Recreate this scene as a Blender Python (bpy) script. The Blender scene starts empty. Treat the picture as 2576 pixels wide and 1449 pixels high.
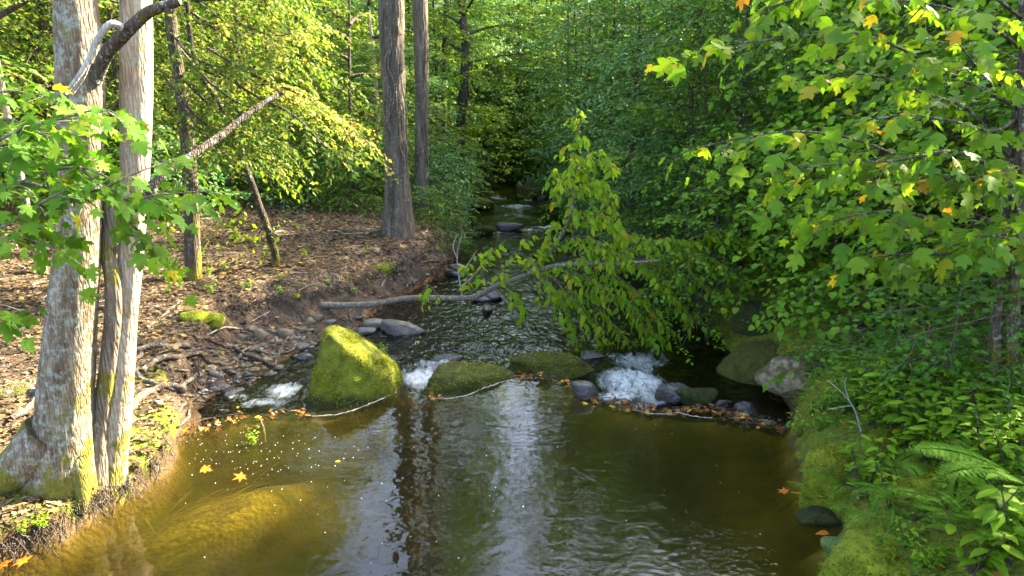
import bpy, bmesh, math, random
import numpy as np
from mathutils import Vector, Matrix

SC = bpy.context.scene
COL = SC.collection
RNG = np.random.default_rng(11)
PI = math.pi

# ------------------------------------------------------------------ camera model (photo read at 2576 x 1449)
FPX, CX, CY, CAMZ, PITCH = 2020.0, 1288.0, 724.5, 3.0, math.radians(14)
CAM = np.array([0.0, 0.0, CAMZ])
_f = np.array([0, math.cos(PITCH), -math.sin(PITCH)])
_u = np.array([0, math.sin(PITCH), math.cos(PITCH)])


def ray(px, py):
    return _f + np.array([(px - CX) / FPX, 0, 0]) + _u * ((CY - py) / FPX)


def PZ(px, py, z):                      # where a sight line meets the level z
    d = ray(px, py)
    return CAM + d * ((z - CAMZ) / d[2])


def PY(px, py, y):                      # where it meets the upright plane at distance y
    d = ray(px, py)
    return CAM + d * (y / d[1])


# ------------------------------------------------------------------ sun
SUN_AZ, SUN_EL = math.radians(58), math.radians(35)     # azimuth from +Y towards +X
SUNV = np.array([math.cos(SUN_EL) * math.sin(SUN_AZ), math.cos(SUN_EL) * math.cos(SUN_AZ), math.sin(SUN_EL)])


def sun_ps(x, y):
    return -x * math.cos(SUN_AZ) + y * math.sin(SUN_AZ), x * math.sin(SUN_AZ) + y * math.cos(SUN_AZ)


# ------------------------------------------------------------------ noise
def _hash(i, j, k, seed):
    h = (i.astype(np.int64) * 73856093) ^ (j.astype(np.int64) * 19349663) ^ (k.astype(np.int64) * 83492791) ^ (seed * 2654435761)
    h = (h ^ (h >> 13)) * 1274126177
    h = h ^ (h >> 16)
    return (h & 0xFFFFF) / float(0xFFFFF)


def vnoise(p, seed=0):
    p = np.asarray(p, float)
    i = np.floor(p).astype(np.int64)
    f = p - i
    f = f * f * (3 - 2 * f)
    r = 0
    for a in (0, 1):
        wx = f[:, 0] if a else 1 - f[:, 0]
        for b in (0, 1):
            wy = f[:, 1] if b else 1 - f[:, 1]
            for c in (0, 1):
                wz = f[:, 2] if c else 1 - f[:, 2]
                r = r + wx * wy * wz * _hash(i[:, 0] + a, i[:, 1] + b, i[:, 2] + c, seed)
    return r * 2 - 1


def fbm(p, octs=4, seed=0, gain=.5):
    p = np.asarray(p, float)
    a, s, t = 1.0, 0, 0
    for o in range(octs):
        s = s + a * vnoise(p * (2 ** o) + o * 17.3, seed + o)
        t += a
        a *= gain
    return s / t


def sstep(a, b, x):
    t = np.clip((x - a) / (b - a), 0, 1)
    return t * t * (3 - 2 * t)


def norm(v):
    v = np.asarray(v, float)
    return v / (np.linalg.norm(v, axis=-1, keepdims=True) + 1e-12)


def smooth_path(pts, n):
    """Catmull-Rom through pts (k, d), n samples."""
    P = np.asarray(pts, float)
    if len(P) == 2:
        t = np.linspace(0, 1, n)[:, None]
        return P[0] * (1 - t) + P[1] * t
    Q = np.vstack([2 * P[0] - P[1], P, 2 * P[-1] - P[-2]])
    u = np.linspace(0, len(P) - 1 - 1e-9, n)
    i = np.floor(u).astype(int)
    t = (u - i)[:, None]
    p0, p1, p2, p3 = Q[i], Q[i + 1], Q[i + 2], Q[i + 3]
    return .5 * (2 * p1 + (p2 - p0) * t + (2 * p0 - 5 * p1 + 4 * p2 - p3) * t * t + (3 * p1 - p0 - 3 * p2 + p3) * t ** 3)


# ------------------------------------------------------------------ mesh buffers
class Buf:
    def __init__(s):
        s.V, s.F, s.A, s.n = [], [], [], 0

    def add(s, v, faces, a=None):
        v = np.asarray(v, float)
        for f in faces:
            s.F.append(np.asarray(f, np.int64) + s.n)
        s.V.append(v)
        s.A.append(np.zeros(len(v)) if a is None else np.broadcast_to(np.asarray(a, float), (len(v),)))
        s.n += len(v)

    def mesh(s, name, mat, smooth=True, attrs=None):
        V = np.concatenate(s.V)
        me = bpy.data.meshes.new(name)
        me.vertices.add(len(V))
        me.vertices.foreach_set('co', V.astype(np.float32).ravel())
        li = np.concatenate([f.ravel() for f in s.F]).astype(np.int32)
        cnt = np.concatenate([np.full(len(f), f.shape[1], np.int32) for f in s.F])
        st = np.concatenate([[0], np.cumsum(cnt)[:-1]]).astype(np.int32)
        me.loops.add(len(li))
        me.loops.foreach_set('vertex_index', li)
        me.polygons.add(len(cnt))
        me.polygons.foreach_set('loop_start', st)
        at = me.attributes.new('rnd', 'FLOAT', 'POINT')
        at.data.foreach_set('value', np.concatenate(s.A).astype(np.float32))
        for k, arr in (attrs or {}).items():
            at = me.attributes.new(k, 'FLOAT', 'POINT')
            at.data.foreach_set('value', np.asarray(arr, np.float32))
        me.update(calc_edges=True)
        me.validate()
        me.polygons.foreach_set('use_smooth', np.full(len(me.polygons), smooth, bool))
        me.materials.append(mat)
        return me


def put(name, me, parent=None, loc=(0, 0, 0)):
    o = bpy.data.objects.new(name, me)
    COL.objects.link(o)
    o.location = loc
    if parent is not None:
        o.parent = parent
    return o


def tag(o, label=None, cat=None, group=None, kind=None):
    if label: o['label'] = label
    if cat: o['category'] = cat
    if group: o['group'] = group
    if kind: o['kind'] = kind
    return o


def thing(name, label, cat, loc=(0, 0, 0), group=None):
    o = bpy.data.objects.new(name, None)
    COL.objects.link(o)
    o.location = loc
    o.empty_display_size = .1
    return tag(o, label, cat, group)


def copy_thing(root, loc, rz, sc, label, group):
    r = root.copy()
    COL.objects.link(r)
    r.location = loc
    r.rotation_euler = (0, 0, rz)
    r.scale = sc
    tag(r, label, None, group)
    for ch in list(root.children):
        c = ch.copy()
        COL.objects.link(c)
        c.parent = r
    return r


def tube(B, path, rad, seg=6, cap=True, rough=0, seed=0, a=0):
    P = np.asarray(path, float)
    n = len(P)
    R = np.broadcast_to(np.asarray(rad, float), (n,)) if np.ndim(rad) < 2 else rad
    T = norm(np.gradient(P, axis=0))
    up = np.array([0, 0, 1.0]) if abs(T[0, 2]) < .9 else np.array([0, 1.0, 0])
    N = np.zeros((n, 3))
    v = norm(np.cross(T[0], up))
    for i in range(n):
        v = norm(v - T[i] * np.dot(v, T[i]))
        N[i] = v
    Bn = np.cross(T, N)
    th = np.arange(seg) * 2 * PI / seg
    ring = N[:, None, :] * np.cos(th)[None, :, None] + Bn[:, None, :] * np.sin(th)[None, :, None]
    if rough:
        q = (P[:, None, :] + ring * R[:, None, None]).reshape(-1, 3)
        k = 1 + rough * fbm(q * (1.2 / max(R.max(), .02)) * np.array([1, 1, .45]), 3, seed).reshape(n, seg)
    else:
        k = np.ones((n, seg))
    V = (P[:, None, :] + ring * (R[:, None] * k)[:, :, None]).reshape(-1, 3)
    i, j = np.meshgrid(np.arange(n - 1), np.arange(seg), indexing='ij')
    j2 = (j + 1) % seg
    F = np.stack([i * seg + j, (i + 1) * seg + j, (i + 1) * seg + j2, i * seg + j2], -1).reshape(-1, 4)
    faces = [F]
    if cap:
        V = np.vstack([V, P[-1] + T[-1] * R[-1] * .5, P[0]])
        jj = np.arange(seg)
        m = (n - 1) * seg
        faces.append(np.stack([m + jj, np.full(seg, n * seg), m + (jj + 1) % seg], -1)[:, ::-1])
        faces.append(np.stack([jj, np.full(seg, n * seg + 1), (jj + 1) % seg], -1))
    B.add(V, faces, a)


# ------------------------------------------------------------------ leaves
def _fan(half, c=(.32, 0), droop=.18, fold=.12):
    half = [tuple(h) for h in half]
    pts = half + [(x, -y) for x, y in reversed(half[1:] if half[0][1] == 0 else half) if not (y == 0)]
    pts = [c] + pts
    V = np.array([(x, y, fold * abs(y) - droop * (x * x * .6 + y * y * .8)) for x, y in pts])
    n = len(pts) - 1
    F = np.array([(0, 1 + i, 1 + (i + 1) % n) for i in range(n)])
    return V, [F]


def _star():
    out = []
    for a, r in ((0, .66), (27, .27), (55, .62), (82, .26), (112, .5), (150, .2), (180, .33)):
        out.append((.34 + r * math.cos(math.radians(a)), r * math.sin(math.radians(a)) if a not in (0, 180) else 0))
    return _fan(out, (.34, 0))


LEAF = {
    'lo': (np.array([(0, 0, 0), (.45, .29, .06), (1, 0, -.06), (.45, -.29, .06)]), [np.array([(0, 3, 2), (0, 2, 1)])]),
    'ovate': (np.array([(0, 0, 0), (.35, 0, -.01), (.7, 0, -.05), (1.05, 0, -.2), (.18, .2, .05), (.5, .27, .05), (.82, .13, -.05),
                        (.18, -.2, .05), (.5, -.27, .05), (.82, -.13, -.05)]),
              [np.array([(0, 1, 5, 4), (1, 2, 6, 5), (0, 7, 8, 1), (1, 8, 9, 2)]), np.array([(2, 3, 6), (2, 9, 3)])]),
    'narrow': (np.array([(0, 0, 0), (.5, .15, .04), (1, 0, -.12), (.5, -.15, .04)]), [np.array([(0, 3, 2), (0, 2, 1)])]),
    'maple': _fan([(1, 0), (.78, .1), (.74, .24), (.57, .15), (.62, .5), (.47, .44), (.38, .27), (.14, .5), (.1, .3), (0, .1), (.04, 0)], (.32, 0), .26, .2),
    'tulip': _fan([(.8, 0), (1.0, .27), (.72, .3), (.56, .22), (.5, .52), (.28, .4), (.06, .2), (0, 0)], (.32, 0), .3, .26),
    'tulip_b': _fan([(.74, 0), (.95, .22), (.7, .33), (.5, .2), (.42, .5), (.2, .42), (.04, .16), (0, 0)], (.3, 0), .55, -.1),
    'maple_b': _fan([(.95, 0), (.76, .13), (.7, .2), (.55, .16), (.66, .46), (.44, .46), (.34, .25), (.1, .48), (.06, .26), (0, .1), (.04, 0)], (.32, 0), .5, .02),
    'ovate_b': (np.array([(0, 0, 0), (.35, 0, .05), (.7, 0, .04), (1.0, 0, -.1), (.18, .17, .0), (.5, .24, -.04), (.8, .13, -.08), (.18, -.19, .02), (.5, -.25, .0), (.8, -.14, -.06)]),
              [np.array([(0, 1, 5, 4), (1, 2, 6, 5), (0, 7, 8, 1), (1, 8, 9, 2)]), np.array([(2, 3, 6), (2, 9, 3)])]),
    'star': _star(),
    'heart': _fan([(1.05, 0), (.78, .2), (.5, .4), (.18, .43), (-.06, .26), (0, 0)], (.4, 0), .25, .1),
    'blade': (np.array([(0, .012, 0), (0, -.012, 0), (.5, -.014, .0), (.5, .014, 0), (1, 0, -.12)]),
              [np.array([(0, 1, 2, 3)]), np.array([(3, 2, 4)])]),
}


def add_leaves(B, kind, P, X, Nrm, size, rnd):
    """P (n,3) bases, X axes, Nrm rough normals, size (n,), rnd (n,)"""
    n = len(P)
    if n == 0:
        return
    if kind + '_b' in LEAF and n > 3:
        h = (np.arange(n) * 7919 % 13) < 6
        add_leaves(B, kind + '_b', P[h], X[h], Nrm[h], size[h], rnd[h])
        P, X, Nrm, size, rnd = P[~h], X[~h], Nrm[~h], size[~h], rnd[~h]
        n = len(P)
    X = norm(X)
    Z = norm(Nrm - X * np.sum(Nrm * X, 1, keepdims=True))
    Y = np.cross(Z, X)
    LV, LF = LEAF[kind]
    k = len(LV)
    V = P[:, None, :] + size[:, None, None] * (LV[None, :, 0, None] * X[:, None, :] + LV[None, :, 1, None] * Y[:, None, :] + LV[None, :, 2, None] * Z[:, None, :])
    off = (np.arange(n) * k)[:, None, None]
    faces = [(f[None] + off).reshape(-1, f.shape[1]) for f in LF]
    B.add(V.reshape(-1, 3), faces, np.repeat(rnd, k))


def spray(W, L, rng, path, r0, r1, kind='lo', leaf=.1, gap=.06, t0=.2, nsec=12, seclen=.8, ang=52, droop=.2, hang=0.0,
          tilt=.35, seg=5, nres=10, rnd0=0., rnd1=1., wood=True, taper=.6, tip=True, keep=None, lift=0.0):
    """A leafy branch: bent axis, side twigs in a loose plane, leaves along each twig."""
    P = smooth_path(path, nres)
    if wood:
        tube(W, P, np.linspace(r0, r1, nres), seg, False)
    D = norm(np.gradient(P, axis=0))
    up = np.array([0, 0, 1.0])
    LP, LX, LN, LS = [], [], [], []
    for k in range(nsec + (1 if tip else 0)):
        last = k == nsec
        t = 1.0 if last else t0 + (1 - t0) * (k + rng.random() * .8) / nsec
        u = min(t, 1) * (nres - 1)
        i = min(int(u), nres - 2)
        p = P[i] + (P[i + 1] - P[i]) * (u - i)
        d = D[min(i + 1, nres - 1)]
        s = np.cross(d, up)
        if np.linalg.norm(s) < .25:
            s = rng.normal(size=3) * np.array([1, 1, .2])
        s = norm(s) * (1 if k % 2 else -1)
        a = 0 if last else math.radians(ang + rng.normal() * 14)
        dd = norm(d * math.cos(a) + s * math.sin(a) + rng.normal(size=3) * .16 + up * lift)
        ln = seclen * (1 - taper * t) * rng.uniform(.65, 1.25) * (.5 if last else 1)
        m = max(3, int(ln / gap))
        uu = np.linspace(.12, 1, m)
        pts = p + dd * (ln * uu)[:, None] + np.array([0, 0, -1.0]) * (droop * ln * uu ** 2)[:, None]
        if wood:
            w = max(.0022, r1 * .7)
            tube(W, np.vstack([p, pts[m // 2], pts[-1]]), [w, w * .8, w * .4], 3, False)
        dl = norm(np.gradient(pts, axis=0))
        sd = norm(np.cross(dl, up) + 1e-6)
        sg = np.where(np.arange(m) % 2 == 0, 1., -1.)[:, None]
        b = np.radians(rng.normal(58, 16, m))[:, None]
        b[-1] = 0
        ax = dl * np.cos(b) + sd * sg * np.sin(b) + rng.normal(size=(m, 3)) * .18
        ax = norm(ax) * (1 - hang) + np.array([0, 0, -1.0]) * (hang + .12 + rng.random((m, 1)) * .2)
        nn = up * (1 - hang) + rng.normal(size=(m, 3)) * (tilt + hang * .8)
        if hang > .3:
            nn = nn + np.array([0, -.4, .2])
        LP.append(pts + rng.normal(size=(m, 3)) * leaf * .15)
        LX.append(ax); LN.append(nn); LS.append(leaf * rng.uniform(.5, 1.25, m))
    LP, LX, LN, LS = map(np.concatenate, (LP, LX, LN, LS))
    if keep is not None:
        q = keep(LP)
        LP, LX, LN, LS = LP[q], LX[q], LN[q], LS[q]
    add_leaves(L, kind, LP, LX, LN, LS, rng.uniform(rnd0, rnd1, len(LP)))


def grow(rng, H, r0, spread, nb=26, zmin=.12, leaf=.11, gap=.055, nsec=11, kind='lo', wob=.04, prof=None, lean=(0, 0), droop=.2,
         keep=None, seg=8, elev=35, trunk_top=1.0, base=None, W=None, L=None, bark=.12):
    """A whole tree standing at the origin: returns wood and leaf buffers."""
    W = W or Buf(); L = L or Buf()
    n = 14
    z = np.linspace(-.15, H * trunk_top, n)
    tx = np.cumsum(rng.normal(size=n)) * wob * H / n + lean[0] * z
    ty = np.cumsum(rng.normal(size=n)) * wob * H / n + lean[1] * z
    T = np.stack([tx - tx[0], ty - ty[0], z], 1)
    T = smooth_path(T, 30)
    rr = r0 * (1 - .85 * np.linspace(0, 1, 30) ** .8) + r0 * .6 * np.exp(-np.linspace(0, 1, 30) * H / .35)
    tube(W, T, rr, seg, False, bark, int(rng.integers(99)))
    if prof is None:
        prof = lambda h: (.55 + .6 * math.sin(PI * min(1, (h * .85 + .12)))) * (1 - .55 * max(0, h - .6) / .4)
    for i in range(nb):
        h = zmin + (1 - zmin) * (i + rng.random() * .7) / nb
        p = T[min(29, int(h * 29))]
        az = i * 2.39996 + rng.normal() * .3
        ln = spread * prof((h - zmin) / (1 - zmin)) * rng.uniform(.75, 1.2)
        e = math.radians(elev * rng.uniform(.5, 1.3) + 25 * (h - .5))
        d = np.array([math.cos(az), math.sin(az), 0])
        u = np.linspace(0, 1, 5)[:, None]
        path = p + d * ln * u * math.cos(e) + np.array([0, 0, 1.0]) * ln * (math.sin(e) * u - .45 * u ** 2.2 * (1.1 - h * .4))
        path[1:] += rng.normal(size=(4, 3)) * ln * .05
        spray(W, L, rng, path, max(.006, r0 * .22 * (1 - h * .6)), .004, kind, leaf, gap, .15, nsec, ln * .55, droop=droop, nres=8, seg=4, keep=keep)
    return W, L
# ------------------------------------------------------------------ materials
class NT:
    def __init__(s, name):
        s.m = bpy.data.materials.new(name)
        s.m.use_nodes = True
        s.t = s.m.node_tree
        s.t.nodes.clear()
        s.out = s.n('ShaderNodeOutputMaterial')

    def n(s, typ, ins=None, **kw):
        nd = s.t.nodes.new(typ)
        for k, v in kw.items():
            setattr(nd, k, v)
        for k, v in (ins or {}).items():
            s.set(nd, k, v)
        return nd

    def set(s, nd, k, v):
        i = nd.inputs[k]
        if isinstance(v, bpy.types.NodeSocket):
            s.t.links.new(v, i)
        elif isinstance(v, bpy.types.Node):
            s.t.links.new(v.outputs[0], i)
        elif isinstance(v, (tuple, list)) and len(v) == 3 and i.type == 'RGBA':
            i.default_value = (*v, 1)
        else:
            i.default_value = v

    def ramp(s, fac, stops, interp='LINEAR'):
        r = s.n('ShaderNodeValToRGB', {0: fac})
        cr = r.color_ramp
        cr.interpolation = interp
        while len(cr.elements) < len(stops):
            cr.elements.new(.5)
        for e, (p, c) in zip(cr.elements, stops):
            e.position = p
            e.color = (*c, 1) if isinstance(c, (tuple, list)) else (c, c, c, 1)
        return r.outputs[0]

    def noise(s, vec, scale, detail=4, rough=.55, dist=0.0):
        nd = s.n('ShaderNodeTexNoise', {'Scale': scale, 'Detail': detail, 'Roughness': rough, 'Distortion': dist})
        if vec is not None:
            s.set(nd, 'Vector', vec)
        return nd.outputs[0]

    def mix(s, fac, a, b, typ='MIX'):
        nd = s.n('ShaderNodeMix', data_type='RGBA', blend_type=typ)
        s.set(nd, 0, fac); s.set(nd, 6, a); s.set(nd, 7, b)
        return nd.outputs[2]

    def math(s, op, a, b=0.0, clamp=False):
        nd = s.n('ShaderNodeMath', operation=op, use_clamp=clamp)
        s.set(nd, 0, a); s.set(nd, 1, b)
        return nd.outputs[0]

    def attr(s, name):
        return s.n('ShaderNodeAttribute', attribute_name=name).outputs['Fac']

    def obj(s):
        return s.n('ShaderNodeTexCoord').outputs['Object']

    def mapped(s, vec, sc):
        return s.n('ShaderNodeMapping', {'Vector': vec, 'Scale': sc}).outputs[0]

    def bump(s, h, strength=.5, dist=.02, nrm=None):
        nd = s.n('ShaderNodeBump', {'Height': h, 'Strength': strength, 'Distance': dist})
        if nrm is not None:
            s.set(nd, 'Normal', nrm)
        return nd.outputs[0]

    def done(s, shader, vol=None):
        s.t.links.new(shader.outputs[0] if isinstance(shader, bpy.types.Node) else shader, s.out.inputs[0])
        if vol is not None:
            s.t.links.new(vol.outputs[0], s.out.inputs[1])
        return s.m


def leaf_mat(name, stops, trans=.4, rough=.5, spec=.35, tgain=(1.5, 1.5, .8), var=.25, spots=0):
    t = NT(name)
    kb = .85 if 'bluish' in name or 'beech' in name else 1.0 if 'fallen' in name else .5
    stops = [(a, (c[0] * (1.12 if 'fallen' in name else 1.06), c[1] * (1.12 if 'fallen' in name else 1), c[2] * kb)) for a, c in stops]
    r = t.attr('rnd')
    col = t.ramp(r, stops)
    inf = t.n('ShaderNodeObjectInfo').outputs['Random']
    k = t.math('ADD', t.math('MULTIPLY', inf, var), 1 - var * .5)
    col = t.mix(1, col, t.n('ShaderNodeCombineColor', {0: k, 1: k, 2: k}).outputs[0], 'MULTIPLY')
    if spots:
        nz = t.ramp(t.noise(t.obj(), spots, 3, .7), [(.6, 0), (.68, 1)])
        col = t.mix(nz, col, (.13, .075, .02))
    tc = t.mix(1, col, tgain, 'MULTIPLY')
    p = t.n('ShaderNodeBsdfPrincipled', {'Base Color': col, 'Roughness': rough + .12, 'Specular IOR Level': spec * .38})
    tr = t.n('ShaderNodeBsdfTranslucent', {'Color': tc})
    mx = t.n('ShaderNodeMixShader', {0: trans, 1: p.outputs[0], 2: tr.outputs[0]})
    return t.done(mx)


def bark_mat(name, dark, light, lichen=0.0, moss=0.0, scale=9.0, stretch=.22, lich_col=(.33, .38, .31), bumps=.9, moss_h=None):
    t = NT(name)
    o = t.obj()
    v = t.mapped(o, (1, 1, stretch))
    a = t.noise(v, scale, 6, .62, .6)
    wv = t.n('ShaderNodeTexVoronoi', {'Vector': t.mapped(o, (1, 1, stretch * .55)), 'Scale': scale * 3.2}, feature='DISTANCE_TO_EDGE').outputs[0]
    cr = t.ramp(wv, [(0, 0), (.22, 1)])
    h = t.math('ADD', t.math('MULTIPLY', a, 1.0), t.math('MULTIPLY', cr, .22))
    col = t.mix(t.ramp(a, [(.3, 0), (.7, 1)]), dark, light)
    col = t.mix(t.math('MULTIPLY', t.math('SUBTRACT', 1, cr), .4), col, tuple(c * .35 for c in dark))
    if lichen:
        n1 = t.noise(o, 19, 6, .7)
        n2 = t.noise(o, 33, 3, .6)
        m = t.math('ADD', t.math('MULTIPLY', n1, .68), t.math('MULTIPLY', n2, .32))
        m = t.ramp(m, [(.57 - .12 * lichen, 0), (.66 - .12 * lichen, 1)])
        col = t.mix(t.math('MULTIPLY', m, t.math('ADD', t.math('MULTIPLY', a, .8), .25)), col, lich_col)
    if moss:
        n3 = t.noise(o, 3.2, 5, .6)
        z = t.n('ShaderNodeSeparateXYZ', {0: o}).outputs[2]
        mm = t.math('ADD', n3, t.ramp(t.math('MULTIPLY', z, .4), [(0, .22), (.5, 0)])) if moss_h is None else n3
        m = t.ramp(mm, [(.66 - .14 * moss, 0), (.74 - .14 * moss, 1)])
        col = t.mix(t.math('MULTIPLY', m, .9), col, t.mix(t.noise(o, 40, 3), (.07, .075, .008), (.2, .17, .015)))
    nb = t.bump(h, bumps, .05)
    nb = t.bump(t.noise(o, 60, 3), .4, .006, nb)
    return t.done(t.n('ShaderNodeBsdfPrincipled', {'Base Color': col, 'Roughness': .9, 'Specular IOR Level': .15, 'Normal': nb}))


def rock_mat(name, c1, c2, moss=0.0, moss_cols=((.03, .05, .006), (.13, .17, .012)), rough=.85, lichen=0.0, wet=0.0, line=None, up=.5, mscale=3.0, lc=(.3, .27, .17)):
    t = NT(name)
    o = t.obj()
    n1 = t.noise(o, 5, 6, .6)
    n2 = t.noise(o, 34, 4, .65)
    inf = t.n('ShaderNodeObjectInfo').outputs['Random']
    col = t.mix(t.ramp(t.math('ADD', t.math('MULTIPLY', n1, .6), t.math('MULTIPLY', n2, .4)), [(.35, 0), (.65, 1)]), c1, c2)
    col = t.mix(t.math('MULTIPLY', inf, .45), col, (.06, .05, .04))
    if lichen:
        m = t.ramp(t.noise(o, 9, 6, .72), [(.58 - .15 * lichen, 0), (.64 - .15 * lichen, 1)])
        col = t.mix(t.math('MULTIPLY', m, .8), col, lc)
    h = t.math('ADD', t.math('MULTIPLY', n1, .6), t.math('MULTIPLY', n2, .3))
    rg = rough
    if moss:
        nz = t.n('ShaderNodeSeparateXYZ', {0: t.n('ShaderNodeNewGeometry').outputs['Normal']}).outputs[2]
        f = t.math('ADD', t.math('MULTIPLY', nz, up), t.math('ADD', t.noise(o, mscale, 5, .6), t.math('MULTIPLY', n2, .25)))
        lo = 1.15 - moss
        m = t.ramp(f, [(min(.98, max(0, lo)), 0), (min(1, max(.02, lo + .16)), 1)])
        mn = t.math('ADD', t.math('MULTIPLY', t.noise(o, 11, 4, .6), .6), t.math('MULTIPLY', t.noise(o, 70, 3, .7), .5))
        mc = t.ramp(mn, [(.36, moss_cols[0]), (.68, moss_cols[1])])
        col = t.mix(m, col, mc)
        h = t.math('ADD', h, t.math('MULTIPLY', t.math('MULTIPLY', m, mn), 1.6))
        rg = t.math('ADD', t.math('MULTIPLY', m, .95 - rough), rough)
    if line is not None:
        z = t.n('ShaderNodeSeparateXYZ', {0: o}).outputs[2]
        wl = t.ramp(t.math('ADD', t.math('MULTIPLY', t.math('SUBTRACT', z, line), 3.0), t.math('MULTIPLY', n1, .5)), [(.22, 1), (.5, 0)])
        col = t.mix(t.math('MULTIPLY', wl, .85), col, (.014, .015, .008))
    nb = t.bump(h, 1.0, .05)
    return t.done(t.n('ShaderNodeBsdfPrincipled', {'Base Color': col, 'Roughness': rg, 'Specular IOR Level': .25 + wet, 'Normal': nb}))


G = lambda *c: c
M = {}
# leaves: the ramp runs over a random number per leaf
M['beech'] = leaf_mat('beech_leaf', [(0, (.065, .135, .018)), (.55, (.1, .17, .024)), (.88, (.14, .18, .03)), (1, (.24, .19, .04))], .42, tgain=(1.45, 1.5, .8))
M['beech_gold'] = leaf_mat('gold_beech_leaf', [(0, (.1, .155, .024)), (.5, (.14, .18, .032)), (.85, (.22, .2, .05)), (1, (.32, .19, .06))], .42, tgain=(1.45, 1.5, .8))
M['green'] = leaf_mat('forest_leaf', [(0, (.045, .13, .02)), (.6, (.075, .18, .028)), (.93, (.115, .22, .03)), (.98, (.13, .16, .02)), (1, (.3, .26, .03))], .35, .45, .5)
M['blue'] = leaf_mat('bluish_leaf', [(0, (.04, .13, .034)), (.6, (.07, .18, .05)), (.95, (.105, .22, .06)), (1, (.14, .2, .05))], .3, .4, .55)
M['lime'] = leaf_mat('lime_leaf', [(0, (.06, .13, .012)), (.6, (.1, .18, .016)), (.93, (.15, .21, .02)), (1, (.34, .3, .03))], .45, .5, .35)
M['maple'] = leaf_mat('maple_leaf', [(0, (.055, .15, .02)), (.6, (.08, .19, .024)), (.97, (.11, .22, .03)), (1, (.22, .2, .03))], .4, .5, .3, spots=24)
M['tulip'] = leaf_mat('tulip_leaf', [(0, (.055, .145, .02)), (.5, (.09, .195, .022)), (.92, (.14, .235, .024)), (.95, (.24, .25, .03)), (.975, (.5, .36, .03)), (.988, (.4, .2, .04)), (1, (.15, .045, .015))], .48, .45, .4, spots=18)
M['redbud'] = leaf_mat('heart_leaf', [(0, (.06, .155, .014)), (.7, (.09, .205, .018)), (.97, (.13, .23, .022)), (1, (.25, .22, .02))], .35, .5, .35)
M['gum'] = leaf_mat('star_leaf', [(0, (.045, .15, .026)), (.7, (.07, .19, .034)), (1, (.1, .22, .04))], .35, .5, .3)
M['branchleaf'] = leaf_mat('willow_leaf', [(0, (.13, .27, .018)), (.55, (.18, .33, .02)), (.92, (.24, .35, .022)), (.97, (.34, .32, .02)), (1, (.34, .2, .03))], .5, .42, .4, spots=30)
M['plant'] = leaf_mat('plant_leaf', [(0, (.09, .2, .02)), (.6, (.15, .29, .025)), (.95, (.2, .32, .03)), (1, (.3, .3, .03))], .42, .5, .3)
M['fern'] = leaf_mat('fern_leaf', [(0, (.09, .2, .035)), (.7, (.13, .27, .045)), (1, (.18, .3, .05))], .4, .55, .25)
M['litterleaf'] = leaf_mat('fallen_leaf', [(0, (.042, .03, .019)), (.35, (.075, .053, .033)), (.65, (.11, .08, .052)), (.9, (.165, .125, .085)), (.97, (.2, .11, .04)), (1, (.34, .22, .05))], .15, .7, .2)
M['wetleaf'] = leaf_mat('sodden_leaf', [(0, (.05, .022, .01)), (.5, (.16, .06, .018)), (.8, (.28, .12, .03)), (1, (.4, .27, .03))], .15, .35, .5)
M['orangeleaf'] = leaf_mat('orange_leaf', [(0, (.34, .1, .02)), (1, (.42, .15, .03))], .3, .5, .3, spots=20)
M['yellowleaf'] = leaf_mat('yellow_leaf', [(0, (.5, .36, .03)), (1, (.55, .4, .04))], .3, .5, .3)
# bark
M['bark_grey'] = bark_mat('lichened_bark', (.095, .066, .036), (.31, .24, .16), lichen=.62, moss=.25, scale=17, stretch=.22, bumps=.75)
M['bark_pale'] = bark_mat('pale_bark', (.25, .175, .1), (.5, .39, .27), lichen=.55, moss=.15, scale=13, stretch=.26, bumps=.65)
M['bark_moss'] = bark_mat('mossy_bark', (.12, .09, .06), (.28, .22, .16), lichen=.2, moss=.95, scale=10, moss_h=1)
M['bark_brown'] = bark_mat('shaggy_bark', (.045, .037, .027), (.21, .175, .13), lichen=.12, scale=8, stretch=.12, bumps=1)
M['bark_dark'] = bark_mat('dark_bark', (.04, .03, .022), (.11, .085, .06), lichen=.2, moss=.25, scale=9)
M['bark_limb'] = bark_mat('dead_limb_bark', (.05, .036, .025), (.14, .105, .075), lichen=.45, moss=.3, scale=14)
M['twig'] = bark_mat('twig_bark', (.09, .07, .05), (.2, .16, .12), lichen=.35, scale=20, bumps=.3)
M['twig_grey'] = bark_mat('grey_dead_twig', (.2, .18, .15), (.42, .39, .34), lichen=.3, scale=16, bumps=.4)
M['root'] = bark_mat('root_bark', (.06, .045, .033), (.18, .14, .1), lichen=.3, moss=.12, scale=14, moss_h=1, bumps=.6)
M['rootdark'] = bark_mat('wet_root_bark', (.035, .028, .022), (.12, .095, .075), lichen=.1, scale=14, bumps=.6)
M['stub'] = bark_mat('lichen_crusted_bark', (.16, .14, .09), (.32, .3, .2), lichen=1.3, scale=22, lich_col=(.36, .36, .24), bumps=.6)
M['bark_deep'] = bark_mat('deep_brown_bark', (.022, .017, .012), (.065, .05, .035), lichen=.1, moss=.2, scale=11)
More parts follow.
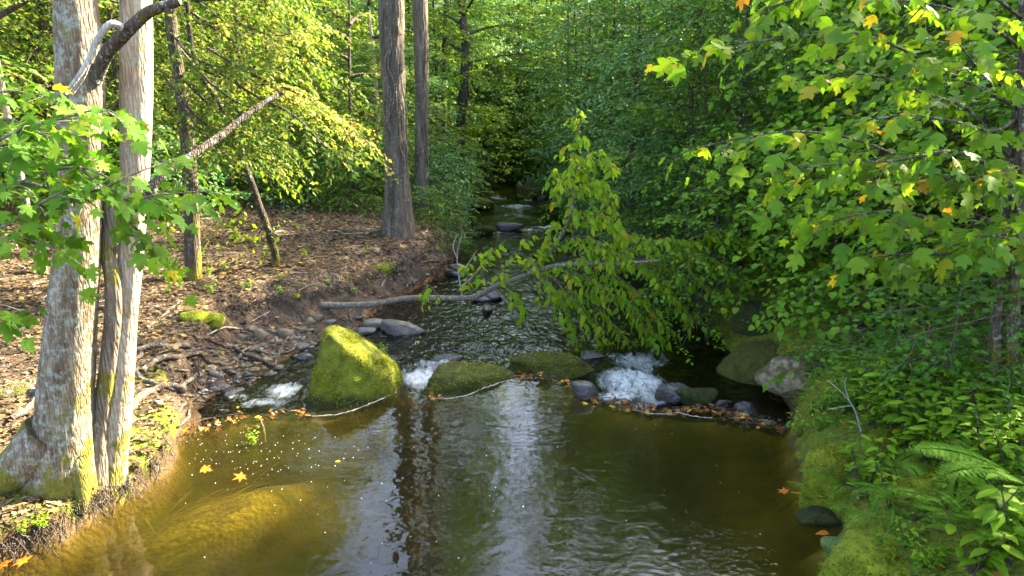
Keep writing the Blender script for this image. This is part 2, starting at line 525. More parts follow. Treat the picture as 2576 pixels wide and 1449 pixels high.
# rock
BM = ((.03, .042, .004), (.19, .21, .012))
M['moss_rock'] = rock_mat('moss_covered_stone', (.1, .085, .05), (.24, .19, .12), 1.02, BM, up=.1, mscale=3.2, line=-.14)
M['moss_slab'] = rock_mat('dull_mossy_stone', (.05, .045, .035), (.14, .12, .09), .92, ((.02, .026, .004), (.085, .09, .012)), up=.35)
M['moss_dark'] = rock_mat('dark_mossy_stone', (.022, .02, .016), (.06, .052, .038), .86, ((.014, .02, .004), (.055, .062, .01)), up=.3, rough=.6)
M['rock_tan'] = rock_mat('lichened_tan_stone', (.11, .088, .05), (.28, .22, .125), .5, ((.03, .032, .006), (.09, .09, .015)), lichen=.7, up=.15, lc=(.26, .21, .11))
M['rock_grey'] = rock_mat('grey_river_stone', (.07, .066, .06), (.17, .16, .14), 0, rough=.6)
M['rock_brown'] = rock_mat('brown_river_stone', (.08, .065, .045), (.18, .15, .1), .35, ((.04, .045, .01), (.1, .1, .02)), up=.2, rough=.7)
M['rock_wet'] = rock_mat('wet_dark_stone', (.012, .012, .012), (.045, .042, .038), 0, rough=.25, wet=.3)
M['moss_bank'] = rock_mat('bright_moss_stone', (.06, .055, .035), (.15, .13, .09), 1.3, ((.06, .085, .005), (.27, .31, .014)), up=.1, mscale=2.5)
M['lobe_rock'] = rock_mat('liverwort_stone', (.05, .06, .03), (.12, .13, .07), 1.0, ((.04, .09, .015), (.18, .27, .07)), up=.4, mscale=7)

M['moss_brown'] = rock_mat('brown_mossy_stone', (.05, .042, .024), (.12, .1, .055), .95, ((.03, .034, .005), (.1, .105, .012)), up=.25, rough=.75)
M['mossfuzz'] = leaf_mat('moss_tuft', [(0, (.06, .075, .01)), (.6, (.16, .19, .02)), (1, (.27, .29, .03))], .3, .6, .1)
# ------------------------------------------------------------------ banks, read off the photograph
def zw_of(y):
    return -.32 - .012 * np.clip(np.asarray(y, float) - 8, 0, 22)


def PW(px, py):                          # point on the lower stream's surface
    p = PZ(px, py, -.35)
    for _ in range(3):
        p = PZ(px, py, float(zw_of(p[1])))
    return p[:2]


def lin(pts, z):
    return [PZ(a, b, z)[:2] for a, b in pts]


L_POOL = lin([(0, 1415), (150, 1360), (250, 1290), (320, 1250), (400, 1200), (440, 1150), (436, 1112), (475, 1082)], 0)
L_POOL = [np.array([-3.2, -8.]), np.array([-3.4, 0.]), np.array([-3.3, 3.4])] + L_POOL
L_DS = [PW(*p) for p in [(500, 1055), (520, 1010), (590, 975), (680, 930), (740, 890), (800, 862), (890, 832), (955, 775), (1050, 725), (1120, 690),
                         (1148, 650), (1168, 600), (1175, 560), (1185, 520), (1183, 480), (1185, 455)]]
R_POOL = lin([(2085, 1430), (2065, 1385), (2125, 1330), (2060, 1300), (2015, 1220), (1995, 1120), (1985, 1075)], 0)
R_POOL = [np.array([2.6, -8.]), np.array([2.3, 0.]), np.array([1.95, 3.8])] + R_POOL
R_DS = [PW(*p) for p in [(2000, 1050), (1960, 1000), (1900, 960), (1830, 885), (1790, 820), (1720, 740), (1620, 660), (1510, 620), (1440, 600), (1415, 545),
                         (1400, 512), (1345, 482), (1285, 462)]]
BEND_L = [np.array(p) for p in [(-.7, 31.2), (1.0, 33.2), (4., 35.5), (10, 38)]]
BEND_R = [np.array(p) for p in [(1.4, 29.4), (3., 31), (6., 32.8), (12, 35)]]
WATER_POLY = np.array(L_POOL + L_DS + BEND_L + (R_POOL + R_DS + BEND_R)[::-1])
PLAT = [np.array([-3.45, -8.]), np.array([-3.6, 0.]), np.array([-3.45, 3.2])] + lin([(-150, 1440), (0, 1372), (120, 1322), (230, 1262), (330, 1205), (400, 1150), (428, 1110)], .2) + \
    lin([(452, 1050), (462, 1000), (470, 940), (500, 880), (540, 828), (575, 775), (640, 757), (760, 742), (860, 722), (930, 688), (1000, 655), (1070, 636),
         (1115, 612), (1135, 580), (1145, 540), (1158, 500), (1165, 470)], .12) + [np.array([-1.8, 31.]), np.array([.4, 34.2]), np.array([4, 37.]), np.array([10, 40.])]
PLAT_POLY = np.array(PLAT + [np.array([6, 120.]), np.array([-90, 120.]), np.array([-90, -30.]), np.array([-3.5, -30.])])
LIP = np.array(lin([(440, 1092), (490, 1080), (620, 1046), (745, 1040), (870, 1030), (1005, 984), (1090, 1001), (1200, 986), (1300, 951), (1400, 962), (1470, 990), (1530, 1012), (1650, 1036),
                    (1800, 1042), (1900, 1062), (1985, 1084), (2040, 1090)], 0))
POOL_POLY = np.array(L_POOL[:-1] + list(LIP) + R_POOL[::-1])


def seg_dist(x, y, poly, closed=True):
    d = np.full(x.shape, 1e9)
    m = len(poly)
    for i in range(m if closed else m - 1):
        a, b = poly[i], poly[(i + 1) % m]
        e = b - a
        t = np.clip(((x - a[0]) * e[0] + (y - a[1]) * e[1]) / (e @ e + 1e-12), 0, 1)
        d = np.minimum(d, np.hypot(x - a[0] - t * e[0], y - a[1] - t * e[1]))
    return d


def inside(x, y, poly):
    r = np.zeros(x.shape, bool)
    m = len(poly)
    for i in range(m):
        a, b = poly[i], poly[(i + 1) % m]
        c = ((a[1] > y) != (b[1] > y))
        r ^= c & (x < (b[0] - a[0]) * (y - a[1]) / (b[1] - a[1] + 1e-15) + a[0])
    return r


def sdist(x, y, poly):
    d = seg_dist(x, y, poly)
    return np.where(inside(x, y, poly), -d, d)


def _midline():
    L = np.array(L_POOL + L_DS + BEND_L); R = np.array(R_POOL + R_DS + BEND_R)
    ys = np.linspace(-8, 43, 120)
    return ys, .5 * (np.interp(ys, np.maximum.accumulate(L[:, 1]), L[:, 0]) + np.interp(ys, np.maximum.accumulate(R[:, 1]), R[:, 0]))


MIDY, MIDX = _midline()


def terrain(x, y, full=False):
    x = np.asarray(x, float); y = np.asarray(y, float)
    P3 = np.stack([x, y, np.zeros_like(x)], -1).reshape(-1, 3)
    n1 = fbm(P3 * 1.7, 3, 3).reshape(x.shape)
    n2 = fbm(P3 * 6.5, 3, 9).reshape(x.shape)
    sw = sdist(x, y, WATER_POLY)
    sp = -sdist(x, y, PLAT_POLY)
    inpool = inside(x, y, POOL_POLY)
    lvl = np.where(inpool, 0, zw_of(y))
    right = x > np.interp(y, MIDY, MIDX)
    # beds
    d = np.clip(-sw, 0, None)
    bed_pool = -.06 - np.where(right, .14, .2) * sstep(0, .2, d) - np.where(right, .85 * sstep(.3, 2.3, d), .16 * sstep(.2, .9, d) + .6 * sstep(1.05, 2.2, d)) + .03 * n2
    gx, gy = x + 2.1, y - 5.6
    patch = np.exp(-((gx * .68 + gy * .73) / .95) ** 2 - ((-gx * .73 + gy * .68) / .42) ** 2) * (~right)  # sunlit patch of the pool, built into the bed as a pale raised mound
    bed_pool = bed_pool * (1 - patch) + (-.085 - .05 * n1) * patch
    bed_ds = zw_of(y) - .03 - .2 * sstep(0, 1.2, d) + .05 * n2
    bed = np.where(inpool, bed_pool, bed_ds)
    dl = seg_dist(x, y, LIP, False)
    bed = np.where(sw < 0, np.maximum(bed, -.06 - dl * np.where(inpool, .9, 2.0) + .02 * n2), bed)
    # banks
    o = np.clip(sw, 0, None)
    lv0 = np.where(y < 7.3, 0, zw_of(y))
    lv0 = lv0 * sstep(7.0, 7.8, y)
    bar = lv0 + .03 + .18 * sstep(0, .6, o) + .05 * n2
    hp = .2 + .02 * sstep(5.3, 8.5, y) + .085 * np.clip(sp, 0, 4) + .012 * np.clip(sp - 4, 0, 30) + .05 * n1 + .018 * n2
    hp = hp + .3 * np.clip(y - 34, 0, 60) + .16 * np.clip(-x - 14, 0, 50)
    left_h = bar + (hp - bar) * sstep(-.12 - .35 * sstep(9.5, 11.5, y), .14 + .4 * sstep(9.5, 11.5, y), sp + .09 * n2 + .08 * n1)
    rt = lv0 + .22 * sstep(0, .22, o) + .58 * np.clip(o, 0, 1.9) * sstep(-2, 5, o + 4) + .2 * np.clip(o - 1.9, 0, 6) + .09 * np.clip(o - 8, 0, 60) + .06 * n1 + .03 * n2
    rt = rt + .3 * np.clip(y - 34, 0, 60)
    h = np.where(sw < 0, bed, np.where(right, rt, left_h))
    if full:
        return h, sw, sp, inpool, right, n1, n2, patch
    return h


def surf(x, y):
    """ground or water, whichever is higher"""
    x = np.asarray(x, float); y = np.asarray(y, float)
    h = terrain(x, y)
    sw = sdist(x, y, WATER_POLY)
    return np.where(sw < 0, np.maximum(h, np.where(inside(x, y, POOL_POLY), 0, zw_of(y))), h)


def GP(px, py, off=0.0, water=True):
    """where the sight line through a photo pixel first meets the ground"""
    d = ray(px, py)
    d = d / np.linalg.norm(d)
    t = np.concatenate([np.arange(2.5, 16, .04), np.arange(16, 60, .15)])
    q = CAM + d * t[:, None]
    h = (surf if water else terrain)(q[:, 0], q[:, 1]) + off
    k = np.argmax(q[:, 2] < h)
    if k == 0:
        k = len(t) - 1
    a = max(k - 1, 0)
    f0, f1 = q[a, 2] - h[a], q[k, 2] - h[k]
    w = f0 / (f0 - f1 + 1e-9)
    return q[a] + (q[k] - q[a]) * np.clip(w, 0, 1)


# ------------------------------------------------------------------ ground sheet
def axis(lo, a, b, hi, step, g=1.11):
    mid = np.arange(a, b + 1e-6, step)
    r, s, v = [], step, b
    while v < hi:
        s *= g; v += s; r.append(v)
    l, s, v = [], step, a
    while v > lo:
        s *= g; v -= s; l.append(v)
    return np.array(l[::-1] + list(mid) + r)


def build_ground():
    xs = axis(-85, -6.5, 5.0, 85, .055)
    ys = axis(-25, 3.0, 15.0, 130, .06, 1.05)
    X, Y = np.meshgrid(xs, ys)
    H, sw, sp, inpool, right, n1, n2, patch = terrain(X, Y, True)
    B = Buf()
    ny, nx = X.shape
    i, j = np.meshgrid(np.arange(ny - 1), np.arange(nx - 1), indexing='ij')
    F = np.stack([i * nx + j, i * nx + j + 1, (i + 1) * nx + j + 1, (i + 1) * nx + j], -1).reshape(-1, 4)
    V = np.stack([X, Y, H], -1).reshape(-1, 3)
    B.add(V, [F])
    litter = np.where(right, 0.35, sstep(-.02, .16, sp + .05 * n2)) * (sw > 0)
    pm = V * 1
    mossn = fbm(pm * np.array([.8, .8, 0]) + 5, 3, 21).reshape(X.shape)
    moss = np.where(right, sstep(2.6, .6, sw) * .8 * (Y < 12), sstep(.1, .5, mossn + .5 * np.exp(-((sp - .25) / .3) ** 2) * .6 - .42) * (sp > 0) * sstep(17, 12, Y))
    moss = moss + np.where(~right, np.exp(-((sp - .2) / .4) ** 2) * 1.1 * sstep(7.2, 6.4, Y), 0)
    litter = litter * np.where(~right & (Y < 6.6) & (sp < .5), .25, 1)
    moss = np.clip(moss * (sw > 0.02) * np.where(right, 1, 1 - .55 * sstep(8, 9.5, Y)), 0, 1)
    sand = np.where((sw <= 0.03) & inpool, np.where(right, 1, patch * 1.25), 0)  # real sand on the right; left side paints the sunlit patch as pale sand
    bed = np.where(sw <= .03, 1.0, 0)
    me = B.mesh('ground', ground_mat(), True, {'litter': litter.ravel(), 'moss': moss.ravel(), 'sand': np.clip(sand, 0, 1).ravel(), 'bed': bed.ravel(), 'wild': (np.where(sw > np.where(Y > 20, -.1, .3), 1, 0) * sstep(15.5, 20, Y + np.where(right, 5, 0))).ravel()})
    return tag(put('ground', me), kind='structure')


def ground_mat():
    t = NT('forest_floor')
    o = t.obj()
    vor = t.n('ShaderNodeTexVoronoi', {'Vector': o, 'Scale': 24, 'Randomness': 1})
    vr = t.n('ShaderNodeSeparateColor', {0: vor.outputs['Color']})
    lit = t.ramp(vr.outputs[0], [(0, (.038, .027, .017)), (.4, (.08, .056, .035)), (.75, (.135, .098, .064)), (1, (.2, .15, .1))], 'LINEAR')
    lit = t.mix(t.math('MULTIPLY', t.ramp(vor.outputs['Distance'], [(.2, 0), (.8, 1)]), .7), lit, (.03, .02, .014))
    big = t.noise(o, 1.3, 4, .6)
    soil = t.mix(t.noise(o, 14, 5, .65), (.028, .021, .015), (.1, .07, .048))
    lm = t.math('MULTIPLY', t.attr('litter'), t.ramp(big, [(.3, .72), (.55, 1)]))
    col = t.mix(lm, soil, lit)
    sandc = t.mix(t.noise(o, 2.2, 5, .6), (.09, .066, .02), (.34, .25, .09))
    sandc = t.mix(t.ramp(t.noise(t.mapped(o, (1, 1.7, 1)), 2.1, 6, .6, .5), [(.42, 0), (.7, .9)]), sandc, (.05, .048, .014))
    bedc = t.mix(t.noise(o, 9, 5, .6), (.02, .014, .007), (.085, .05, .018))
    col = t.mix(t.attr('bed'), col, t.mix(t.attr('sand'), bedc, sandc))
    wild = t.attr('wild')
    col = t.mix(t.math('MULTIPLY', wild, t.ramp(t.noise(o, 3, 5, .7), [(.3, .4), (.6, 1)])), col, t.mix(t.noise(o, 20, 4), (.012, .03, .008), (.035, .07, .015)))
    mn = t.math('ADD', t.math('MULTIPLY', t.noise(o, 12, 4), .5), t.math('MULTIPLY', t.noise(o, 70, 3, .7), .5))
    mossc = t.ramp(mn, [(.34, (.035, .045, .006)), (.66, (.17, .19, .015))])
    mm = t.ramp(t.math('ADD', t.math('MULTIPLY', t.attr('moss'), 1.1), t.math('SUBTRACT', t.noise(o, 5, 5, .65), .9)), [(0.02, 0), (.22, 1)])
    col = t.mix(mm, col, mossc)
    h = t.math('ADD', t.math('MULTIPLY', vor.outputs['Distance'], -.6), t.math('MULTIPLY', mn, .8))
    nb = t.bump(h, .9, .04)
    return t.done(t.n('ShaderNodeBsdfPrincipled', {'Base Color': col, 'Roughness': .9, 'Specular IOR Level': .15, 'Normal': nb}))


# ------------------------------------------------------------------ water
def pool_mat():
    t = NT('amber_pool_water')
    o = t.obj()
    w = t.noise(t.mapped(o, (.8, 1, 1)), 9, 1, .5, .3)
    w2 = t.noise(o, 1.1, 2, .5)
    w3 = t.noise(t.mapped(o, (.8, 1, 1)), 24, 1, .5, .2)
    h = t.math('ADD', t.math('MULTIPLY', w, t.ramp(w2, [(.35, .35), (.65, 1.2)])), t.math('MULTIPLY', w3, .22))
    nb = t.bump(h, 1.0, .0042)
    fr = t.mix(t.n('ShaderNodeNewGeometry').outputs['Backfacing'], t.n('ShaderNodeFresnel', {'IOR': 1.33, 'Normal': nb}).outputs[0], (.04, .04, .04))
    gl = t.n('ShaderNodeBsdfGlossy', {'Color': (1, 1, 1), 'Roughness': .0, 'Normal': nb})
    tr = t.n('ShaderNodeBsdfTransparent', {'Color': (.97, .95, .86)})
    df = t.n('ShaderNodeBsdfDiffuse', {'Color': (.2, .17, .06)})
    body = t.n('ShaderNodeMixShader', {0: .02, 1: tr.outputs[0], 2: df.outputs[0]})
    mx = t.n('ShaderNodeMixShader', {0: fr, 1: body.outputs[0], 2: gl.outputs[0]})
    va = t.n('ShaderNodeAddShader', {0: t.n('ShaderNodeVolumeAbsorption', {'Color': (.66, .65, .18), 'Density': 8.6}).outputs[0], 1: t.n('ShaderNodeVolumeScatter', {'Color': (.98, .86, .48), 'Density': .1, 'Anisotropy': .2}).outputs[0]})
    t.m.cycles.homogeneous_volume = True
    return t.done(mx, va)


def stream_mat():
    t = NT('stream_water')
    o = t.obj()
    v = t.mapped(o, (1, .6, 1))
    a = t.noise(v, 13, 1, .5, .6)
    nb = t.bump(t.math('ADD', a, t.math('MULTIPLY', t.noise(t.mapped(o, (1, .45, 1)), 5, 1, .6, 1.0), 1.2)), 1.0, .022)
    fr = t.mix(t.n('ShaderNodeNewGeometry').outputs['Backfacing'], t.n('ShaderNodeFresnel', {'IOR': 1.33, 'Normal': nb}).outputs[0], (.04, .04, .04))
    gl = t.n('ShaderNodeBsdfGlossy', {'Color': (1, 1, 1), 'Roughness': .0, 'Normal': nb})
    tr = t.n('ShaderNodeBsdfTransparent', {'Color': (.26, .24, .15)})
    mx = t.n('ShaderNodeMixShader', {0: fr, 1: tr.outputs[0], 2: gl.outputs[0]})
    fn = t.math('ADD', t.math('MULTIPLY', t.noise(t.mapped(o, (1, .35, 1)), 9, 6, .72, 1.2), .9), t.math('MULTIPLY', t.noise(t.mapped(o, (1, .5, 1)), 45, 3, .7, .8), .1))
    m = t.ramp(t.math('ADD', t.attr('foam'), t.math('SUBTRACT', fn, 1.0)), [(.08, 0), (.5, 1)])
    fd = t.n('ShaderNodeBsdfDiffuse', {'Color': t.ramp(t.noise(t.mapped(o, (1, .4, 1)), 14, 5, .7, 1.0), [(.34, (.12, .15, .14)), (.52, (.62, .67, .64)), (.7, (.85, .87, .85))]), 'Normal': t.bump(fn, .8, .05)})
    m2 = t.n('ShaderNodeMixShader', {0: t.math('MULTIPLY', m, .62), 1: mx.outputs[0], 2: fd.outputs[0]})
    return t.done(m2)


def build_water():
    # pool: closed body, its far edge is the lip of the weir
    lip = LIP.copy()
    d = norm(np.gradient(lip, axis=0))
    lip = smooth_path(lip + np.stack([-d[:, 1], d[:, 0]], 1) * .03, 90)
    Lp = np.array(L_POOL[:-1]) - [.25, 0]
    Rp = np.array(R_POOL) + [.3, 0]
    ring = np.vstack([Lp, lip, Rp[::-1]])
    bm = bmesh.new()
    top = [bm.verts.new((x, y, 0)) for x, y in ring]
    f = bm.faces.new(top)
    if f.normal.z < 0:
        f.normal_flip()
    e = bmesh.ops.extrude_face_region(bm, geom=[f])
    bmesh.ops.translate(bm, verts=[v for v in e['geom'] if isinstance(v, bmesh.types.BMVert)], vec=(0, 0, -1.3))
    bmesh.ops.triangulate(bm, faces=bm.faces[:])
    bmesh.ops.recalc_face_normals(bm, faces=bm.faces[:])
    me = bpy.data.meshes.new('pool_water')
    bm.to_mesh(me); bm.free()
    me.materials.append(pool_mat())
    tag(put('water', me), kind='structure')
    # stream below the weir
    xs = np.arange(-4.3, 4.4, .045)
    ys = np.concatenate([np.arange(6.3, 14, .05), np.arange(14, 24, .09), np.arange(24, 46, .16)])
    X, Y = np.meshgrid(xs, ys)
    far = sstep(28, 40, Y)
    X = X * (1 - far) + (X * .9 + np.interp(Y, MIDY, MIDX)) * far
    foam = np.zeros_like(X)
    turb = np.full_like(X, .6)

    def blob(px, py, rx, ry, s, rot=0.):
        nonlocal foam, turb
        c = PW(px, py)
        dx, dy = X - c[0], Y - c[1]
        u = dx * math.cos(rot) + dy * math.sin(rot); v = -dx * math.sin(rot) + dy * math.cos(rot)
        g = np.exp(-((u / rx) ** 2 + (v / ry) ** 2))
        foam = np.maximum(foam, s * g * (.88 if py > 700 else .97))
        turb = np.maximum(turb, g * 1.2)
    for b in [(715, 985, .28, .34, 1.2), (660, 1018, .4, .22, 1.0), (560, 1035, .25, .12, .75), (690, 1035, .25, .1, .75), (1055, 955, .28, .45, 1.35), (1095, 920, .4, .4, .95), (1015, 940, .12, .3, .8),
              (1590, 965, .5, .6, 1.3), (1605, 915, .6, .7, .9), (1555, 1000, .35, .3, 1.2), (1640, 1005, .3, .3, 1.1), (1930, 1065, .22, .1, .95), (1880, 1050, .25, .08, .8), (1965, 1080, .15, .07, .9),
              (1300, 522, 1.0, .45, .95), (1370, 574, .7, .25, 1.0), (1320, 580, .6, .2, .8), (1250, 500, .6, .8, .8), (1290, 545, .8, .3, .75), (1330, 505, .5, .3, .85), (1250, 585, .3, .1, .7), (1240, 470, .5, 1.5, .55),
              (1180, 880, .6, .2, .52), (1250, 870, .6, .25, .5), (1130, 918, .2, .05, .8), (1750, 880, .6, .6, .6), (1560, 905, .4, .5, .75), (1650, 890, .5, .5, .7), (1130, 890, .5, .25, .62), (960, 900, .5, .3, .6), (880, 960, .3, .3, .6), (600, 1005, .3, .2, .8), (1225, 795, .12, .06, .7)]:
        blob(*b)
    P = np.stack([X, Y, np.zeros_like(X)], -1).reshape(-1, 3)
    n = fbm(P * np.array([5, 2.6, 1]), 3, 31).reshape(X.shape)
    n2 = fbm(P * np.array([14, 8, 1]), 2, 37).reshape(X.shape)
    Z = zw_of(Y) + turb * (.022 * n + .01 * n2) + np.clip(foam, 0, 1.2) * (.05 + .05 * n + .03 * n2)
    ny, nx = X.shape
    i, j = np.meshgrid(np.arange(ny - 1), np.arange(nx - 1), indexing='ij')
    F = np.stack([i * nx + j, i * nx + j + 1, (i + 1) * nx + j + 1, (i + 1) * nx + j], -1).reshape(-1, 4)
    inn = inside(X, Y, POOL_POLY).ravel()
    F = F[~inn[F].any(1)]
    B = Buf()
    B.add(np.stack([X, Y, Z], -1).reshape(-1, 3), [F])
    me = B.mesh('stream_water', stream_mat(), True, {'foam': foam.ravel()})
    tag(put('water', me), kind='structure')
# ------------------------------------------------------------------ stones
_ICO = {}


def ico(n):
    if n not in _ICO:
        bm = bmesh.new()
        bmesh.ops.create_icosphere(bm, subdivisions=n, radius=1)
        bm.verts.ensure_lookup_table()
        _ICO[n] = (np.array([v.co[:] for v in bm.verts]), np.array([[v.index for v in f.verts] for f in bm.faces]))
        bm.free()
    return _ICO[n]


def rock_mesh(name, mat, size, seed, sub=4, planes=None, hard=9, nplanes=13, rough=.05, fine=.012, flat_top=0.0):
    rng = np.random.default_rng(seed)
    D, F = ico(sub)
    if planes == 'slab':
        k = 11
        a = np.arange(k) * 2 * PI / k + rng.uniform(-.25, .25, k)
        n = np.stack([np.cos(a), np.sin(a), rng.uniform(-.1, .55, k)], 1)
        tops = np.array([[rng.uniform(-.2, .2), rng.uniform(-.3, .05), 1.] for _ in range(3)])
        n = norm(np.vstack([n, tops, [[0, 0, -1]]]))
        d = np.concatenate([rng.uniform(.74, 1.0, k), rng.uniform(.55, .75, 3), [.9]])
    elif planes is None:
        n = norm(rng.normal(size=(nplanes, 3)))
        n = np.vstack([n, [[0, 0, -1]], [[0, 0, 1]]])
        d = np.concatenate([rng.uniform(.72, 1.0, nplanes), [.8, 1 - flat_top]])
    else:
        n = norm(np.array([p[:3] for p in planes])); d = np.array([p[3] for p in planes])
    q = np.clip(D @ n.T, 0, None) / d
    r = (np.sum(q ** hard, 1)) ** (-1 / hard)
    V = D * np.clip(r, 0, 1.6)[:, None]
    V = V * (1 + rough * 1.6 * fbm(D * 1.6 + seed * 3.1, 4, seed)[:, None])
    V = V * np.array(size)
    nrm = norm(D / np.array(size))
    m = min(size)
    V = V + nrm * (fine * fbm(V * (5 / max(m, .12)) + seed, 4, seed + 3))[:, None] * (1 if m > .15 else m / .15)
    B = Buf()
    B.add(V, [F])
    return B.mesh(name, mat, True)


def stone(name, label, cat, box, mat, seed, dep=.8, group=None, rot=None, sub=4, flat=.25, hmin=.3, sink=.1, rough=.06, off=0.0, hard=9, fine=.012, nplanes=13, planes=None):
    x0, y0, x1, y1 = box
    xc = .5 * (x0 + x1)
    p = GP(xc, y1, off)
    dist = np.linalg.norm(p - CAM)
    dep_axis = (p - CAM) @ _f
    w = (x1 - x0) * dep_axis / FPX
    hpx = (y1 - y0) * dep_axis / FPX
    phi = math.asin((CAM[2] - p[2]) / dist)
    D = dep * w
    H = max(hmin * w, (hpx - D * math.sin(phi)) / math.cos(phi))
    fw = norm(np.array([p[0], p[1], 0]))
    c = p + fw * D * .5
    tot = H * (1 + sink) + .03
    me = rock_mesh(name, mat, (w * .53, D * .53, tot * .55), seed, sub, planes, rough=rough, flat_top=flat * .4, hard=hard, fine=fine, nplanes=nplanes)
    o = put(name, me, None, (c[0], c[1], p[2] + H - tot * .5))
    o.rotation_euler = (0, 0, math.atan2(-fw[0], fw[1]) if rot is None else rot)
    return tag(o, label, cat, group)


def moss_fuzz(o, n, seed, zlo=-9.0):
    """loose moss tufts growing on a stone, a part of it"""
    rng = np.random.default_rng(seed)
    me = o.data
    V = np.empty(len(me.vertices) * 3); me.vertices.foreach_get('co', V); V = V.reshape(-1, 3)
    N = np.empty(len(me.vertices) * 3); me.vertices.foreach_get('normal', N); N = N.reshape(-1, 3)
    w = (fbm(V * 5 + seed, 3, seed) > -.12) & (V[:, 2] > zlo) & (N[:, 2] > -.1)
    i = rng.choice(np.nonzero(w)[0], n)
    j = rng.normal(size=(n, 3)) * .012
    L = Buf()
    X = N[i] * .55 + rng.normal(size=(n, 3)) * .75
    add_leaves(L, 'narrow', V[i] + j * (1 - np.abs(N[i])), X, N[i] + rng.normal(size=(n, 3)) * .3, rng.uniform(.012, .034, n), rng.random(n))
    put('moss', L.mesh('moss', M['mossfuzz'], False), o)


def build_rocks():
    # the pyramid boulder on the lip of the weir
    a, b, ap = PZ(748, 1035, -.05), PZ(1008, 978, -.05), None
    fr = PZ(795, 1046, -.02)
    c = (a + b) * .5 + np.array([-.02, .28, 0])
    w = np.linalg.norm((b - a)[:2])
    top = PY(832, 826, c[1] + .02)
    Ht = top[2] + .35
    # frame: x right, y away
    ax = top[0] - c[0]
    hx, lo = w * .54, -.35
    xs = (top[0] - .06 - c[0], top[0] + .06 - c[0])

    def side(p0, p1):                    # plane through two (x,z) points, seen from the front
        dx, dz = p1[0] - p0[0], p1[1] - p0[1]
        n = np.array([-dz, 0, dx]); n = n / np.linalg.norm(n)
        dd = n[0] * p0[0] + n[2] * p0[1]
        return (n if dd > 0 else -n), abs(dd)
    zc = .12                             # origin height
    pl = []
    for p0, p1 in (((a[0] - c[0], -.08 - zc), (xs[0] - .03, top[2] - .1 - zc)), ((xs[1] - .0, top[2] - .02 - zc), (b[0] - c[0] - .05, .16 - zc)), ((b[0] - c[0] - .05, .16 - zc), (b[0] - c[0] + .0, -.05 - zc))):
        n, dd = side(p0, p1)
        pl.append((*n, dd))
    pl += [(0, 0, 1, top[2] - zc), (0, 0, -1, .6), (-.1, -1, .42, .33), (.45, -1, .3, .40), (-.3, 1, .35, .42), (.5, .9, .4, .42), (-.7, -.7, .45, .40)]
    me = rock_mesh('boulder', M['moss_rock'], (1, 1, 1), 5, 6, pl, hard=16, rough=.022, fine=.016)
    moss_fuzz(po := put('boulder', me, None, (c[0], c[1], zc)), 5200, 5, -.18)
    tag(po, 'tall pyramid-shaped boulder coated in bright moss, standing on the lip of the little weir', 'boulder')

    S = stone
    p0, p1 = PZ(1082, 992, -.02), PZ(1302, 944, -.02)
    mid = (p0 + p1) * .5 + np.array([-.06, .12, 0])
    ln = np.linalg.norm(p1 - p0)
    o = put('boulder', rock_mesh('boulder', M['moss_slab'], (ln * .56, .33, .34), 27, 5, 'slab', hard=12, rough=.08, fine=.03), None, (mid[0], mid[1], -.07))
    o.rotation_euler = (0, 0, math.atan2(p1[1] - p0[1], p1[0] - p0[0]) * .72)
    tag(o, 'low mossy slab in the middle of the weir, right of the pyramid boulder', 'boulder')
    S('boulder', 'flat dark moss slab lying just behind and right of the middle weir slab', 'boulder', (1268, 893, 1476, 950), M['moss_slab'], 31, dep=.42, sub=5, hmin=.26, rough=.05, fine=.025, planes='slab', hard=14)
    S('stone', 'wet black stone wedged between the two flat mossy slabs of the weir', 'stone', (1330, 918, 1412, 955), M['rock_wet'], 8, dep=.8)
    S('stone', 'wet dark rock at the end of the flat slab, left of the white cascade', 'stone', (1440, 948, 1506, 1008), M['rock_wet'], 12, dep=.9)
    S('stone', 'small dark stone in the water above the white cascade, under the leafy branch', 'stone', (1458, 878, 1508, 902), M['rock_wet'], 14, dep=.8)
    S('boulder', 'black wet rock on the right side of the white cascade', 'boulder', (1650, 952, 1745, 1022), M['rock_wet'], 17, dep=.8, sub=5)
    S('boulder', 'blackish mossy rock right beside the wet rock of the cascade', 'boulder', (1700, 968, 1786, 1030), M['moss_dark'], 19, dep=.7, sub=5)
    S('stone', 'small black stone behind the leaf debris right of the cascade', 'stone', (1792, 1000, 1832, 1038), M['rock_wet'], 20, dep=.7)
    S('stone', 'rounded black stone close to the right bank at the weir', 'stone', (1845, 1005, 1900, 1045), M['rock_wet'], 22, dep=.7)
    S('boulder', 'large dark mossy boulder at the water edge below the right bank bushes', 'boulder', (1822, 818, 2030, 970), M['moss_brown'], 44, dep=.85, sub=5, rough=.07, fine=.03, planes='slab', hard=11)
    S('boulder', 'big tan lichen-spotted boulder leaning on the dark mossy one, right bank', 'boulder', (1895, 868, 2112, 1012), M['rock_tan'], 47, dep=.7, sub=5, rough=.07, fine=.03, hard=7, hmin=.5)
    S('boulder', 'dark mossy rock wall half hidden by hanging heart-shaped leaves', 'boulder', (1830, 735, 1990, 850), M['moss_dark'], 52, dep=.9, sub=5, rough=.07)
    # mossy rocks of the right bank by the pool
    S('boulder', 'long bright mossy rock forming the right edge of the pool', 'boulder', (1998, 1055, 2165, 1302), M['moss_bank'], 61, dep=1.0, sub=5, rough=.05, fine=.02, planes='slab', hard=11, sink=.5, hmin=.6)
    S('boulder', 'mossy rock behind the pool-edge rock, beside a brown leaf', 'boulder', (2165, 1062, 2300, 1160), M['moss_bank'], 63, dep=.9, sub=5, rough=.05, fine=.02, planes='slab', hard=11, sink=.6)
    S('boulder', 'mossy hump surrounded by ferns and bright leafy plants on the right bank', 'boulder', (2300, 1165, 2440, 1275), M['moss_bank'], 66, dep=.9, sub=5, fine=.02, sink=.6)
